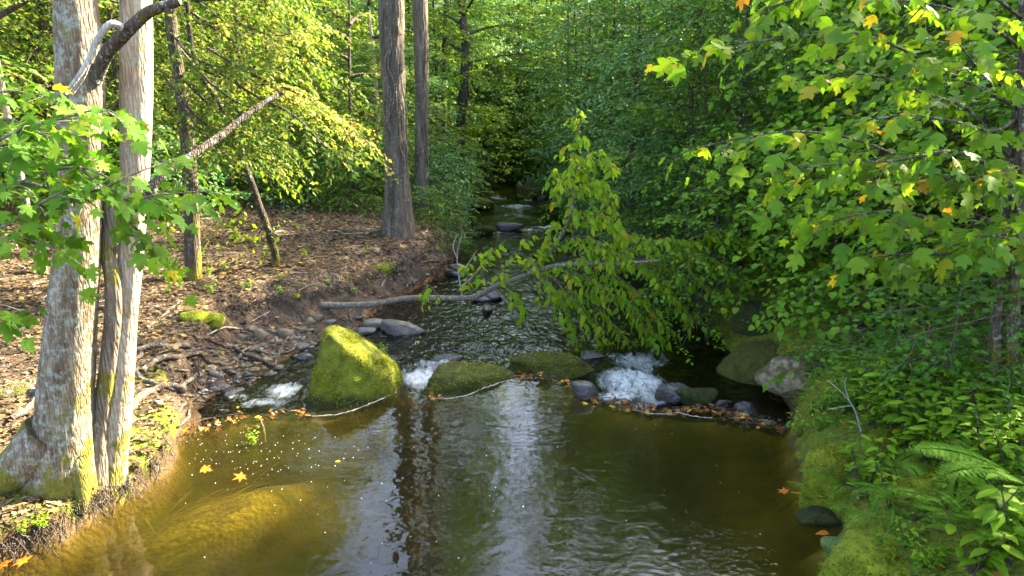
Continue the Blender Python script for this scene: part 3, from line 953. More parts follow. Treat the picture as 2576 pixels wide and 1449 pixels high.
    S('boulder', 'pale green rock tufted with lobed liverwort at the sandy pool edge', 'boulder', (2062, 1340, 2175, 1422), M['lobe_rock'], 67, dep=.9, sub=5, fine=.02, sink=.3)
    S('boulder', 'broad mossy rock at the bottom right corner, strewn with brown leaves', 'boulder', (2075, 1392, 2420, 1520), M['moss_bank'], 68, dep=.7, sub=5, fine=.02, planes='slab', hard=11, sink=.6)
    S('boulder', 'small dark mossy rock under a fern at the pool edge', 'boulder', (2025, 1258, 2110, 1320), M['moss_dark'], 70, dep=.9, sub=5, sink=.3)
    for o in list(COL.objects):
        if o.name.startswith('boulder') and o.data.materials[0].name in ('bright_moss_stone', 'dull_mossy_stone'):
            moss_fuzz(o, 2600 if o.data.materials[0].name == 'bright_moss_stone' else 1500, 9)
    # grey stones and the stream's own rocks
    S('stone', 'big angular grey stone in the shallows behind the pyramid boulder', 'stone', (958, 798, 1047, 842), M['rock_grey'], 81, dep=.8, sub=4, hard=14, nplanes=8)
    S('stone', 'long flat grey stone lying left of the big angular grey stone', 'stone', (904, 802, 978, 828), M['rock_grey'], 82, dep=.6, sub=4)
    S('stone', 'low dark grey stone in front of the long flat grey one', 'stone', (890, 822, 940, 842), M['rock_grey'], 83, dep=.7)
    S('stone', 'black rock with a brown leaf in mid stream, behind the weir slab', 'stone', (1104, 893, 1158, 916), M['rock_wet'], 84, dep=.6)
    S('stone', 'dark pointed stone in mid stream under the fallen branch', 'stone', (1208, 765, 1242, 792), M['rock_wet'], 85, dep=.8)
    S('stone', 'tiny dark stone in mid stream left of the pointed one', 'stone', (1176, 797, 1202, 808), M['rock_wet'], 86, dep=.8)
    S('stone', 'dark rocky patch in the stream just behind the fallen trunk', 'stone', (1205, 738, 1268, 758), M['rock_wet'], 87, dep=.8)
    S('stone', 'mossy round stone at the left water edge by the bare twigs', 'stone', (1126, 658, 1170, 684), M['rock_brown'], 88, dep=.8)
    S('stone', 'flat brown stone on the left shore in front of the bare twigs', 'stone', (1100, 674, 1140, 690), M['rock_brown'], 89, dep=.7)
    S('stone', 'flat wet stone at the left shore below the mossy round stone', 'stone', (1130, 682, 1172, 697), M['rock_wet'], 90, dep=.7)
    S('boulder', 'mossy rock at the left edge of the far rapid, farther of two', 'boulder', (1184, 492, 1238, 524), M['moss_rock'], 91, dep=.8)
    S('boulder', 'long mossy rock at the left of the nearer rapid', 'boulder', (1186, 562, 1252, 590), M['moss_slab'], 92, dep=.5)
    S('stone', 'small mossy stone touching the long mossy rock of the nearer rapid', 'stone', (1187, 556, 1215, 572), M['moss_slab'], 93, dep=.6)
    S('stone', 'dark stone in the middle of the nearer rapid', 'stone', (1246, 562, 1312, 582), M['rock_wet'], 94, dep=.5)
    S('stone', 'small brown stone in the far rapid', 'stone', (1296, 489, 1318, 500), M['moss_slab'], 95, dep=.7)
    S('stone', 'dark stone in the far rapid beside the right shore', 'stone', (1372, 498, 1412, 518), M['moss_dark'], 96, dep=.7)
    S('boulder', 'mossy dark boulder on the right shore of the far rapid', 'boulder', (1330, 470, 1400, 500), M['moss_dark'], 97, dep=.8)
    S('stone', 'grey stone at the right shore where the stream narrows', 'stone', (1358, 488, 1376, 500), M['rock_grey'], 98, dep=.7)
    S('stone', 'long dark stone in the water right of the bare twig shore', 'stone', (1196, 742, 1240, 760), M['rock_wet'], 99, dep=.7)
    # the left cobble bar (pixel centres, half sizes, material)
    bar = [(627, 826, 14, 11, 'rock_brown', 'tan round'), (652, 839, 20, 18, 'rock_brown', 'large tan'), (616, 845, 17, 9, 'rock_grey', 'flat grey'), (713, 834, 21, 17, 'rock_brown', 'rounded olive'),
           (684, 832, 10, 7, 'rock_grey', 'little pale'), (546, 905, 26, 12, 'rock_brown', 'broad olive'), (528, 924, 18, 12, 'rock_brown', 'smooth tan'), (494, 937, 15, 9, 'rock_grey', 'pale grey'),
           (505, 960, 11, 8, 'rock_grey', 'light tan'), (549, 970, 25, 13, 'rock_wet', 'large black'), (552, 944, 19, 7, 'rock_wet', 'flat black'), (627, 949, 15, 9, 'rock_wet', 'glossy black'),
           (591, 943, 14, 7, 'rock_wet', 'small black'), (752, 872, 20, 9, 'rock_grey', 'bluish grey'), (772, 893, 16, 11, 'rock_wet', 'dark grey'), (552, 888, 14, 10, 'rock_tan', 'orange tan'),
           (680, 887, 14, 7, 'rock_wet', 'wet grey'), (616, 919, 12, 7, 'rock_grey', 'slate grey'), (594, 958, 12, 6, 'rock_wet', 'low black'), (660, 905, 13, 7, 'rock_grey', 'muddy grey'),
           (798, 798, 16, 12, 'rock_brown', 'olive brown'), (780, 806, 14, 11, 'rock_brown', 'muddy brown'), (826, 809, 14, 9, 'rock_grey', 'grey brown'), (898, 799, 13, 7, 'rock_wet', 'dark slate'),
           (500, 985, 20, 8, 'rock_wet', 'wide wet'), (578, 990, 24, 8, 'rock_wet', 'flat wet'), (735, 845, 10, 7, 'rock_grey', 'small slate'), (762, 850, 11, 8, 'rock_wet', 'blackish'),
           (700, 858, 12, 6, 'rock_grey', 'pebbly'), (660, 866, 14, 7, 'rock_grey', 'low slate'), (590, 905, 10, 8, 'rock_brown', 'dull brown'), (640, 880, 12, 6, 'rock_grey', 'dusty'),
           (970, 739, 10, 6, 'rock_brown', 'little brown'), (1035, 705, 10, 9, 'rock_brown', 'upright tan'), (930, 760, 12, 6, 'rock_grey', 'silty'), (1070, 690, 12, 5, 'rock_wet', 'thin dark')]
    anchors = [(700, 790, 'under the cut bank'), (540, 900, 'under the long exposed roots'), (790, 800, 'below the fallen trunk'), (600, 970, 'at the water left of the cascade'), (760, 870, 'close behind the pyramid boulder'),
               (1010, 720, 'along the shore beyond the fallen trunk')]
    for k, (x, y, a, b, m, ad) in enumerate(bar):
        near = min(anchors, key=lambda q: (q[0] - x) ** 2 + (q[1] - y) ** 2)[2]
        S('cobble', f'{ad} cobble on the left gravel bar {near}', 'cobble', (x - a, y - b, x + a, y + b), M[m], 200 + k, dep=.8, sub=3, group='cobbles along the left gravel bar', sink=.3)
    rng = np.random.default_rng(4)
    n = 0
    for k in range(400):                 # small pebbles between them
        x, y = rng.uniform(500, 900), rng.uniform(815, 1000)
        p = GP(x, y)
        s1 = float(sdist(np.array([p[0]]), np.array([p[1]]), WATER_POLY)[0]); s2 = float(sdist(np.array([p[0]]), np.array([p[1]]), PLAT_POLY)[0])
        if s1 < -.12 or s2 < .02 or p[1] > 11:
            continue
        r = rng.uniform(.02, .055)
        o = put('pebble', rock_mesh('pebble', M[('rock_grey', 'rock_wet', 'rock_brown')[n % 3]], (r * 1.3, r, r * .7), 400 + n, 2), None, (p[0], p[1], p[2] + r * .1))
        tag(o, 'small loose pebble among the cobbles of the left gravel bar', 'pebble', 'pebbles of the gravel bar')
        n += 1
        if n > 110: break
    # stones set in the left bank
    for lab, box, m, sd in [('mossy dome-shaped stone at the edge of the cut bank, left of its mossy neighbour', (452, 776, 515, 812), 'moss_bank', 301),
                            ('mossy stone half sunk in the bank edge, right of the dome-shaped one', (508, 780, 566, 822), 'moss_bank', 302),
                            ('mossy rock with a green tuft on the litter bank beyond the fallen trunk', (936, 655, 990, 690), 'moss_rock', 303),
                            ('pale mossy stone lying flat in the leaf litter near the big trunk', (920, 620, 958, 636), 'rock_brown', 304),
                            ('mossy lump on the bank edge just above the fallen trunk end', (728, 733, 764, 752), 'moss_bank', 305),
                            ('grey-green stone in the sunny litter behind the big grey trunk', (-20, 1118, 78, 1160), 'rock_tan', 306),
                            ('pale stone in the sunny litter at the left picture edge behind the trunk', (0, 975, 90, 1000), 'rock_tan', 307)]:
        S('stone', lab, 'stone', box, M[m], sd, dep=.8, sink=.5, fine=.015, sub=4)


ROOTS = [  # crop coordinates of the exposed roots: points, radius start, radius end, material, label
    ([(190, 850), (350, 760), (520, 720), (700, 690), (800, 740), (900, 775), (1000, 765), (1070, 720), (1150, 640), (1200, 630), (1300, 670), (1390, 685), (1560, 655), (1590, 580), (1540, 545), (1650, 510)], .04, .014, 'root', 'long winding grey root running from the bank out to the water'),
    ([(1520, 530), (1470, 630), (1430, 690), (1400, 800)], .022, .02, 'root', 'pale forked root standing at the water edge left of the pyramid boulder'),
    ([(800, 555), (950, 610), (1060, 640), (1150, 690), (1300, 750), (1400, 800)], .02, .034, 'rootdark', 'dark straight root lying across the cobbles to the water'),
    ([(90, 668), (300, 630), (480, 620), (640, 625)], .04, .03, 'root', 'pale root along the top of the bank, farthest of the bank roots'),
    ([(30, 1240), (150, 1120), (280, 1040), (400, 1000), (520, 990), (600, 1040), (700, 1075)], .05, .024, 'root', 'thick tan root beside the pale sunlit trunk, bending down at the bank edge'),
    ([(550, 1000), (640, 910), (750, 840), (910, 820)], .034, .014, 'root', 'curved grey root arching over the cobbles'),
    ([(90, 800), (200, 900), (300, 960), (450, 990), (560, 1010)], .03, .018, 'root', 'root with mossy back crossing the bank toward the arching root'),
    ([(700, 1070), (590, 1130), (540, 1200), (460, 1315)], .024, .014, 'root', 'root curling down the bank face to the pool corner'),
    ([(790, 512), (950, 440), (1100, 445), (1200, 380), (1365, 275)], .017, .008, 'twig_grey', 'thin pale stick leaning up against the cut bank'),
    ([(1350, 240), (1430, 370), (1480, 480), (1530, 530)], .013, .012, 'rootdark', 'thin root hanging from the cut bank down to the forked root'),
    ([(10, 1370), (120, 1300), (230, 1278)], .026, .016, 'root', 'short root close to the foot of the pale trunk'),
    ([(1060, 755), (980, 860), (850, 910), (680, 960)], .009, .005, 'rootdark', 'thin dark rootlet trailing over the cobbles'),
    ([(480, 655), (650, 660), (800, 620), (960, 640)], .026, .012, 'rootdark', 'dark root just below the pale bank-top root'),
    ([(640, 1060), (635, 1180), (610, 1260), (520, 1335)], .018, .01, 'root', 'thin looped root at the bank corner above the pool'),
    ([(200, 690), (140, 740), (90, 790)], .03, .03, 'root', 'stubby pale root beside the trunk, across the mossy patch'),
    ([(590, 850), (640, 930), (700, 1030)], .014, .01, 'rootdark', 'thin dark root hanging beside the arching root'),
    ([(420, 830), (500, 820), (610, 830)], .02, .014, 'root', 'short grey root sticking out below the winding root'),
    ([(320, 1150), (380, 1110), (460, 1090)], .03, .02, 'root', 'half buried root in the mossy bank top'),
    ([(240, 460), (330, 380), (450, 290), (560, 200), (660, 180)], .03, .014, 'root', 'buried moss-lined root running up the litter slope'),
    ([(430, 350), (520, 310), (600, 280)], .022, .014, 'root', 'short root behind the mossy dome stone'),
]
ROOTS2 = [  # second crop
    ([(1050, 410), (1110, 395), (1130, 388)], .03, .02, 'root', 'stubby root poking from the litter bank beyond the mossy tuft rock'),
    ([(1260, 335), (1360, 318), (1430, 312), (1435, 262)], .022, .012, 'root', 'pale stick with an upturned end on the litter near the shore'),
    ([(870, 470), (960, 450), (1000, 440)], .02, .014, 'root', 'pale root beside the mossy tuft rock'),
    ([(905, 640), (930, 530), (970, 450)], .012, .008, 'twig_grey', 'pale upright stick at the bank edge beyond the fallen trunk'),
    ([(1060, 500), (1150, 530), (1260, 490)], .026, .016, 'root', 'twisted root at the shore beyond the fallen trunk'),
    ([(1150, 570), (1160, 530), (1230, 500), (1260, 480)], .022, .016, 'root', 'forked root at the shore under the hanging leaves'),
    ([(640, 870), (630, 790), (650, 730), (640, 640)], .016, .01, 'rootdark', 'thin root hanging straight down behind the fallen trunk'),
    ([(500, 520), (580, 570), (640, 600), (650, 640)], .016, .01, 'root', 'thin curved root at the bank edge above the fallen trunk'),
    ([(600, 585), (660, 565), (740, 575)], .014, .008, 'root', 'slim root along the bank edge above the fallen trunk'),
    ([(200, 310), (380, 285), (500, 300)], .022, .012, 'root', 'low grey root in the middle of the litter bank'),
    ([(430, 410), (470, 385), (530, 355)], .024, .014, 'root', 'short mossy root in the middle of the litter bank'),
    ([(0, 330), (70, 328), (150, 326)], .018, .012, 'root', 'short pale stick at the foot of the leaning tree'),
    ([(690, 300), (720, 330), (740, 380)], .018, .012, 'root', 'short dark root on the litter left of the mossy tuft rock'),
    ([(470, 780), (530, 830), (600, 865)], .014, .008, 'rootdark', 'dark rootlet below the fallen trunk, nearest the cobbles'),
    ([(400, 770), (450, 830), (490, 880)], .014, .008, 'rootdark', 'dark rootlet below the fallen trunk butt'),
    ([(190, 810), (240, 870), (330, 980)], .014, .008, 'rootdark', 'thin root reaching down from the bank behind the pyramid boulder'),
]


def build_roots():
    def one(pts, r0, r1, m, lab, f):
        P = np.array([GP(*f(a, b)) for a, b in pts])
        for i in range(1, len(P)):       # keep the run continuous where the sight line jumps a bank
            d = P[i] - P[i - 1]
            lim = .75 * max(.25, np.linalg.norm(np.array(pts[i]) - pts[i - 1]) / 130)
            if np.linalg.norm(d) > lim and False:
                P[i] = P[i - 1] + d * lim / np.linalg.norm(d)
        P[:, 2] += np.linspace(r0, r1, len(P)) * .75
        n = max(12, len(P) * 5)
        Q = smooth_path(P, n)
        Q = Q + np.stack([vnoise(np.stack([np.arange(n) * .35, np.full(n, k * 7.), np.full(n, r0 * 900)], 1), k) for k in range(3)], 1) * r0 * .5
        B = Buf()
        rr = np.linspace(r0, r1, n) * .82 * (1 + .18 * vnoise(np.stack([np.arange(n) * .5, np.zeros(n), np.full(n, r0 * 500)], 1), 5))
        c = Q[0].copy()
        tube(B, Q - c, rr, 8, True, .3, int(r0 * 1000))
        tag(put('exposed_root', B.mesh('exposed_root', M[m]), None, c), lab, 'root', 'exposed roots of the left bank')
    for r in ROOTS:
        one(*r, lambda a, b: (301.9 + a * .2778, 704.3 + b * .2778))
    for r in ROOTS2:
        one(*r, lambda a, b: (704.3 + a * .2778, 570.2 + b * .2778))
    for pts, lab in [([(100, 1000), (60, 985), (20, 1000), (-30, 995)], 'thick sunlit root behind the big grey trunk at the left edge'), ([(95, 1010), (60, 1045), (30, 1060)], 'dark root curling behind the big grey trunk'),
                     ([(1168, 540), (1190, 525), (1200, 532)], 'pale root tangle at the stream edge under the far bushes'), ([(1150, 560), (1180, 545), (1196, 550)], 'root at the stream edge below the root tangle'),
                     ([(1140, 535), (1165, 520), (1186, 528)], 'root at the stream edge above the root tangle')]:
        one(pts, .05 if pts[0][0] < 200 else .035, .03 if pts[0][0] < 200 else .02, 'root', lab, lambda a, b: (a, b))
    # fine rootlets hanging from the cut: one uncountable fringe
    rng = np.random.default_rng(8)
    B = Buf()
    for k in range(700):
        px = rng.uniform(455, 1080)
        yy = np.interp(px, [455, 500, 560, 640, 760, 860, 960, 1080], [1000, 880, 785, 757, 742, 722, 680, 632])
        p = GP(px, yy + rng.uniform(-4, 10)) + np.array([0, -.03, .02])
        ln = rng.uniform(.08, .38)
        d = np.array([rng.normal() * .5, -.35 - .3 * rng.random(), -1]) * ln
        q = np.array([p, p + d * .4 + rng.normal(size=3) * .03, p + d + rng.normal(size=3) * .05])
        tube(B, smooth_path(q, 5), np.linspace(.005, .0025, 5), 3, False)
    for k in range(260):                # and along the sunny pool edge
        i = rng.random()
        px = 445 * i ** .8 - 15
        yy = np.interp(px, [-20, 0, 120, 230, 330, 400, 428], [1385, 1372, 1322, 1262, 1205, 1150, 1110])
        p = GP(px, yy + rng.uniform(-14, 14), 0, False) + np.array([rng.normal() * .02, rng.normal() * .02, .02])
        if p[2] < .02: continue
        ln = rng.uniform(.04, .13)
        d = np.array([.5 + rng.normal() * .6, -.5 + rng.normal() * .4, -.9]) * ln
        q = np.array([p, p + d * .4 + rng.normal(size=3) * .02 + [0, 0, .02], p + d + rng.normal(size=3) * .03])
        tube(B, smooth_path(q, 5), np.linspace(.005, .002, 5), 3, False)
    tag(put('rootlets', B.mesh('rootlets', M['rootdark'])), 'fringe of fine rootlets hanging from the edge of the left bank', 'rootlets', kind='stuff')
# ------------------------------------------------------------------ trees
def W3(pts):
    return np.array([PY(a, b, y) for a, b, y in pts])


def trunk(B, path, rad, seg=44, n=150, ridge=.05, flare=(), seed=0, fh=.35, lump=.06):
    """Trunk with bark ridges and root-flare lobes: flare = [(azimuth, strength)]"""
    P = smooth_path(path, n)
    R = smooth_path(np.array(rad)[:, None], n)[:, 0]
    T = norm(np.gradient(P, axis=0))
    X = norm(np.cross(T, np.array([0, 1.0, 0])) )
    Y = np.cross(T, X) * -1
    th = np.arange(seg) * 2 * PI / seg
    z = P[:, 2] - P[0, 2]
    fl = np.zeros((n, seg))
    for az, st in flare:
        d = np.cos(th - az)
        fl += st * np.clip(d, 0, 1)[None, :] ** 3 * np.exp(-(z / fh) ** 1.0)[:, None]
    dirs = X[:, None, :] * np.cos(th)[None, :, None] + Y[:, None, :] * np.sin(th)[None, :, None]
    q = np.stack([np.broadcast_to(np.cos(th) * 2.2, (n, seg)), np.broadcast_to(np.sin(th) * 2.2, (n, seg)), np.broadcast_to((z * 1.3)[:, None], (n, seg))], -1).reshape(-1, 3)
    low = fbm(q * .6, 3, seed).reshape(n, seg)
    rid = fbm(q * np.array([2.6, 2.6, 1.6]), 3, seed + 5, .6).reshape(n, seg)
    k = 1 + lump * low + ridge * np.abs(rid) * 2 + fl
    V = (P[:, None, :] + dirs * (R[:, None] * k)[:, :, None]).reshape(-1, 3)
    i, j = np.meshgrid(np.arange(n - 1), np.arange(seg), indexing='ij')
    j2 = (j + 1) % seg
    B.add(V, [np.stack([i * seg + j, i * seg + j2, (i + 1) * seg + j2, (i + 1) * seg + j], -1).reshape(-1, 4)])


def crown_of(rng, base, top, z0, z1, spread, n, kind, leaf, gap, keep=None, nsec=9, el=20):
    """boughs leaving a straight stretch of trunk between heights z0, z1"""
    W, L = Buf(), Buf()
    for i in range(n):
        h = (i + rng.random()) / n
        p = base + (top - base) * ((z0 + (z1 - z0) * h - base[2]) / (top[2] - base[2]))
        az = i * 2.39996 + rng.normal() * .4
        ln = spread * (1.05 - .6 * h) * rng.uniform(.7, 1.2)
        d = np.array([math.cos(az), math.sin(az), math.tan(math.radians(el + 25 * h))])
        u = np.linspace(0, 1, 5)[:, None]
        path = p + d * ln * u + np.array([0, 0, -1.]) * ln * .35 * u ** 2 + rng.normal(size=(5, 3)) * ln * .04 * u
        spray(W, L, rng, path, .05, .008, kind, leaf, gap, .2, nsec, ln * .5, droop=.2, nres=8, seg=5, keep=keep)
    return W, L


def in_gap(P):
    """True where a leaf would block the beam that lights the left trees and the pool corner"""
    p, s = sun_ps(P[:, 0], P[:, 1])
    w = P[:, 2] * math.cos(SUN_EL) - s * math.sin(SUN_EL)
    return (p > 5.2) & (p < 7.3) & (w > -1.6) & (s > 2.6)


KEEP = lambda P: ~in_gap(P)


def finish(root, W, L, wm, lm, base, wname='trunk', lname='crown'):
    for B, nm, m in ((W, wname, wm), (L, lname, lm)):
        if B is not None and B.n:
            B.V = [v - base for v in B.V]
            put(nm, B.mesh(nm, m), root)


def left_trees():
    rng = np.random.default_rng(5)
    # ---- A: big grey trunk
    YA = 5.3
    c = [(158, 1330, 185), (160, 1230, 172), (160, 1110, 156), (165, 1000, 142), (180, 800, 131), (197, 600, 117), (202, 400, 116), (202, 200, 124), (190, 0, 112), (182, -200, 104)]
    P = [PY(a, b, YA) for a, b, _ in c]
    dep = [(p - CAM) @ _f for p in P]
    R = [w / 2 * .89 * d / FPX for (_, _, w), d in zip(c, dep)]
    P += [P[-1] + np.array([-.15, .1, 1.8]), P[-1] + np.array([-.1, .3, 5.])]
    R += [.12, .05]
    base = np.array([P[1][0], YA, .15])
    r = thing('maple_tree', 'big grey lichen-spotted trunk at far left with its base on the pool bank', 'tree', base, 'three stems on the left pool bank')
    B = Buf()
    trunk(B, np.array(P) - base, R, 72, 230, .045, [(PI * 1.0, .3), (PI * 1.75, .25), (PI * 1.4, .25), (PI * .3, .3)], 3, .3)
    for pts, r0, r1 in (([(120, 1090), (55, 1165), (-20, 1215), (-120, 1260)], .17, .12), ([(190, 1150), (205, 1215), (205, 1290)], .1, .04), ([(110, 1180), (60, 1260), (10, 1310)], .12, .06)):
        q = np.array([PY(a, b, YA - .06 - .05 * i) for i, (a, b) in enumerate(pts)]) - base
        tube(B, smooth_path(q, 16), np.linspace(r0, r1, 16), 18, True, .12, 4)
    put('trunk', B.mesh('trunk', M['bark_grey']), r)
    B = Buf()
    q = W3([(240, 200, 5.25), (268, 135, 5.2), (315, 85, 5.12), (372, 32, 5.08), (425, 12, 5.08), (452, 2, 5.08)]) - base
    tube(B, smooth_path(q, 26), np.linspace(.048, .026, 26), 12, True, .12, 6)
    put('limb', B.mesh('limb', M['bark_limb']), r)
    B = Buf()
    q = W3([(306, 70, 5.05), (278, 60, 5.0), (245, 100, 4.98), (224, 150, 4.96), (195, 195, 4.94), (165, 235, 4.92)]) - base
    tube(B, smooth_path(q, 24), np.linspace(.024, .012, 24), 8, True, .2, 7)
    q = W3([(222, 155, 4.96), (208, 195, 4.98), (184, 232, 5.0)]) - base
    tube(B, smooth_path(q, 12), np.linspace(.016, .009, 12), 8, True, .2, 8)
    tag(put('broken_limb', B.mesh('broken_limb', M['twig_grey']), r), 'bare pale grey broken limb')
    W, L = crown_of(rng, P[7], P[-1], 5.2, 9.4, 2.6, 16, 'lo', .12, .07, KEEP)
    finish(r, W, L, M['bark_dark'], M['beech'], base, 'boughs')

    # ---- B: pale trunk
    YB = 5.5
    c = [(262, 1330, 120), (268, 1245, 106), (278, 1150, 86), (293, 1050, 78), (303, 960, 70), (316, 800, 62), (332, 600, 66), (341, 400, 77), (343, 200, 84), (341, 0, 82), (338, -150, 78)]
    P = [PY(a, b, YB) for a, b, _ in c]
    dep = [(p - CAM) @ _f for p in P]
    R = [w / 2 * .92 * d / FPX for (_, _, w), d in zip(c, dep)]
    P += [P[-1] + np.array([.05, .1, 2.0]), P[-1] + np.array([.2, .3, 5.])]
    R += [.09, .04]
    base = np.array([P[1][0], YB, .12])
    r = thing('maple_tree', 'pale sunlit trunk beside the big grey one, with a broken dead limb pointing up right', 'tree', base, 'three stems on the left pool bank')
    B = Buf()
    trunk(B, np.array(P) - base, R, 60, 230, .04, [(0, .3), (PI * 1.5, .25), (PI * 1.8, .3), (PI * .6, .3)], 9, .25)
    put('trunk', B.mesh('trunk', M['bark_pale']), r)
    B = Buf()
    q = W3([(368, 500, 5.2), (395, 455, 5.2), (470, 400, 5.35), (540, 352, 5.5), (610, 298, 5.65), (660, 262, 5.75), (706, 234, 5.85)]) - base
    tube(B, smooth_path(q, 40), np.linspace(.036, .016, 40), 12, True, .35, 11)
    tag(put('dead_limb', B.mesh('dead_limb', M['bark_limb']), r), 'rotten reddish brown limb broken off at its end')
    W, L = crown_of(rng, P[8], P[-1], 5.0, 8.6, 2.2, 12, 'lo', .12, .07, KEEP)
    finish(r, W, L, M['bark_dark'], M['beech'], base, 'boughs')

    # ---- C: thin mossy dead stem between the two
    YC = 5.4
    c = [(238, 1270, 66), (243, 1180, 60), (252, 1080, 46), (262, 1000, 42), (275, 900, 40), (286, 780, 40), (283, 690, 40), (272, 640, 36), (279, 570, 40), (276, 482, 38)]
    P = [PY(a, b, YC) for a, b, _ in c]
    R = [w / 2 * ((p - CAM) @ _f) / FPX for (_, _, w), p in zip(c, P)]
    base = np.array([P[1][0], YC, .15])
    B = Buf()
    trunk(B, np.array(P) - base, R, 28, 110, .04, [(PI * 1.5, .4), (PI, .5)], 14, .2, .1)
    me = B.mesh('dead_snag', M['bark_moss'])
    tag(put('dead_snag', me, None, base), 'thin mossy dead stem squeezed between the two big trunks, broken off half way up', 'tree stump', 'three stems on the left pool bank')


def maple_sapling():
    rng = np.random.default_rng(21)
    base = np.array([-3.55, 3.7, .2])
    r = thing('maple_sapling', 'maple sapling whose green lobed leaves hang in front of the left trunks', 'sapling', base)
    W, L = Buf(), Buf()
    stem = np.array([[-3.55, 3.7, .2], [-3.5, 3.75, 1.2], [-3.3, 3.85, 2.2], [-3.15, 3.9, 3.0], [-3.1, 3.95, 4.2]])
    tube(W, smooth_path(stem, 20), np.linspace(.04, .015, 20), 8)
    Bx = [
        # main sprays, in photo pixels at a distance
        [(-120, 560, 3.9), (60, 455, 3.85), (200, 420, 3.85), (310, 470, 3.8), (350, 500, 3.8)],
        [(-100, 420, 3.95), (40, 330, 3.9), (150, 300, 3.9), (250, 275, 3.95), (300, 300, 3.95)],
        [(-120, 620, 3.75), (30, 560, 3.7), (120, 500, 3.65), (190, 470, 3.7)],
        [(-120, 330, 4.0), (20, 300, 4.0), (110, 340, 3.9), (180, 350, 3.9)],
        [(200, 420, 3.85), (300, 500, 3.85), (400, 490, 3.9), (520, 480, 4.0)],
        [(-120, 700, 3.6), (-20, 610, 3.55), (60, 600, 3.55), (160, 630, 3.6)],
        [(260, 470, 3.85), (330, 560, 3.85), (400, 630, 3.9)],
        [(60, 455, 3.85), (150, 480, 3.8), (240, 480, 3.75), (330, 440, 3.8), (440, 400, 3.95)],
        [(-120, 500, 3.9), (0, 400, 3.95), (100, 390, 4.0), (180, 400, 4.05)],
        [(-110, 270, 4.1), (10, 230, 4.1), (90, 240, 4.1), (170, 250, 4.0)],
        [(-140, 830, 3.4), (-60, 800, 3.4), (20, 790, 3.4)],
        [(-120, 450, 3.8), (-20, 380, 3.8), (60, 370, 3.8)],
        [(-120, 560, 3.7), (-30, 490, 3.7), (60, 470, 3.7), (100, 520, 3.7)],
    ]
    for k, b in enumerate(Bx):
        spray(W, L, rng, W3(b), .009, .0035, 'maple', .1, .065, .2, 8 if k != 10 else 4, .3, 50, .25, .12, .4, 5, 12, taper=.3)
    finish(r, W, L, M['twig'], M['maple'], base, 'stem', 'foliage')


def leaning_tree():
    rng = np.random.default_rng(31)
    b0 = GP(697, 668)
    Y = b0[1]
    pts = np.array([b0 + [0, 0, -.05]] + [PY(a, b, Y + d) for a, b, d in ((690, 630, 0), (668, 560, 0), (640, 480, .0), (618, 420, .1), (590, 330, .2), (545, 250, .2), (500, 180, .2), (480, 100, .3), (470, 0, .3), (455, -150, .4))])
    base = b0
    r = thing('leaning_tree', 'thin dark crooked tree leaning left over the leaf litter, small leaves hanging from it', 'tree', base)
    W, L = Buf(), Buf()
    tube(W, smooth_path(pts, 50), np.linspace(.062, .028, 50), 10, False, .25, 3)
    tops = [([(618, 420), (560, 470), (500, 540), (470, 620)], .1), ([(640, 480), (600, 540), (560, 560)], .2), ([(590, 330), (520, 380), (440, 480), (430, 560)], -.3),
            ([(668, 560), (640, 600), (600, 590)], 0.), ([(620, 400), (680, 440), (720, 470)], .2), ([(545, 250), (480, 330), (430, 400)], .1), ([(500, 180), (560, 220), (640, 230)], .2),
            ([(600, 520), (530, 600), (480, 680)], -.4), ([(668, 580), (700, 560), (660, 640)], -.1)]
    for t, dy in tops:
        q = np.array([PY(a, b, Y + .2 + dy * i) for i, (a, b) in enumerate(t)])
        spray(W, L, rng, q, .016, .004, 'lo', .1, .085, .25, 8, .5, 50, .3, .3, .5, 5, 10)
    finish(r, W, L, M['bark_deep'], M['lime'], base)
    # bare crooked vines in front of it
    for pts, rad, lab in [([(600, 0), (590, 60), (560, 110), (555, 170), (575, 250), (610, 300), (625, 370), (600, 420), (560, 440)], .016, 'bare grey vine looping down left of the dead limb tip'),
                          ([(510, 0), (512, 60), (500, 130), (520, 210), (560, 280), (545, 330), (550, 420), (520, 470)], .014, 'thin bare vine hanging just right of the pale trunk top'),
                          ([(390, 60), (430, 110), (470, 190), (500, 250), (530, 300), (555, 340)], .02, 'dark bare stem slanting down from the top right of the pale trunk'),
                          ([(605, 300), (640, 380), (655, 430), (640, 470)], .01, 'short curled twig hanging below the dead limb tip')]:
        q = W3([(a, b, 6.4) for a, b in pts])
        c = q[0].copy()
        B = Buf()
        tube(B, smooth_path(q - c, 44), np.linspace(rad, rad * .45, 44), 6, True, .3, 5)
        for k in range(9):
            i = rng.integers(0, len(q) - 1)
            p = q[i] + (q[i + 1] - q[i]) * rng.random() - c
            e = p + np.array([rng.normal() * .35, rng.normal() * .2, rng.normal() * .22])
            tube(B, smooth_path(np.array([p, (p + e) / 2 + rng.normal(size=3) * .05, e]), 6), np.linspace(rad * .4, .003, 6), 4, False)
        tag(put('vine', B.mesh('vine', M['twig'])), lab, 'vine')


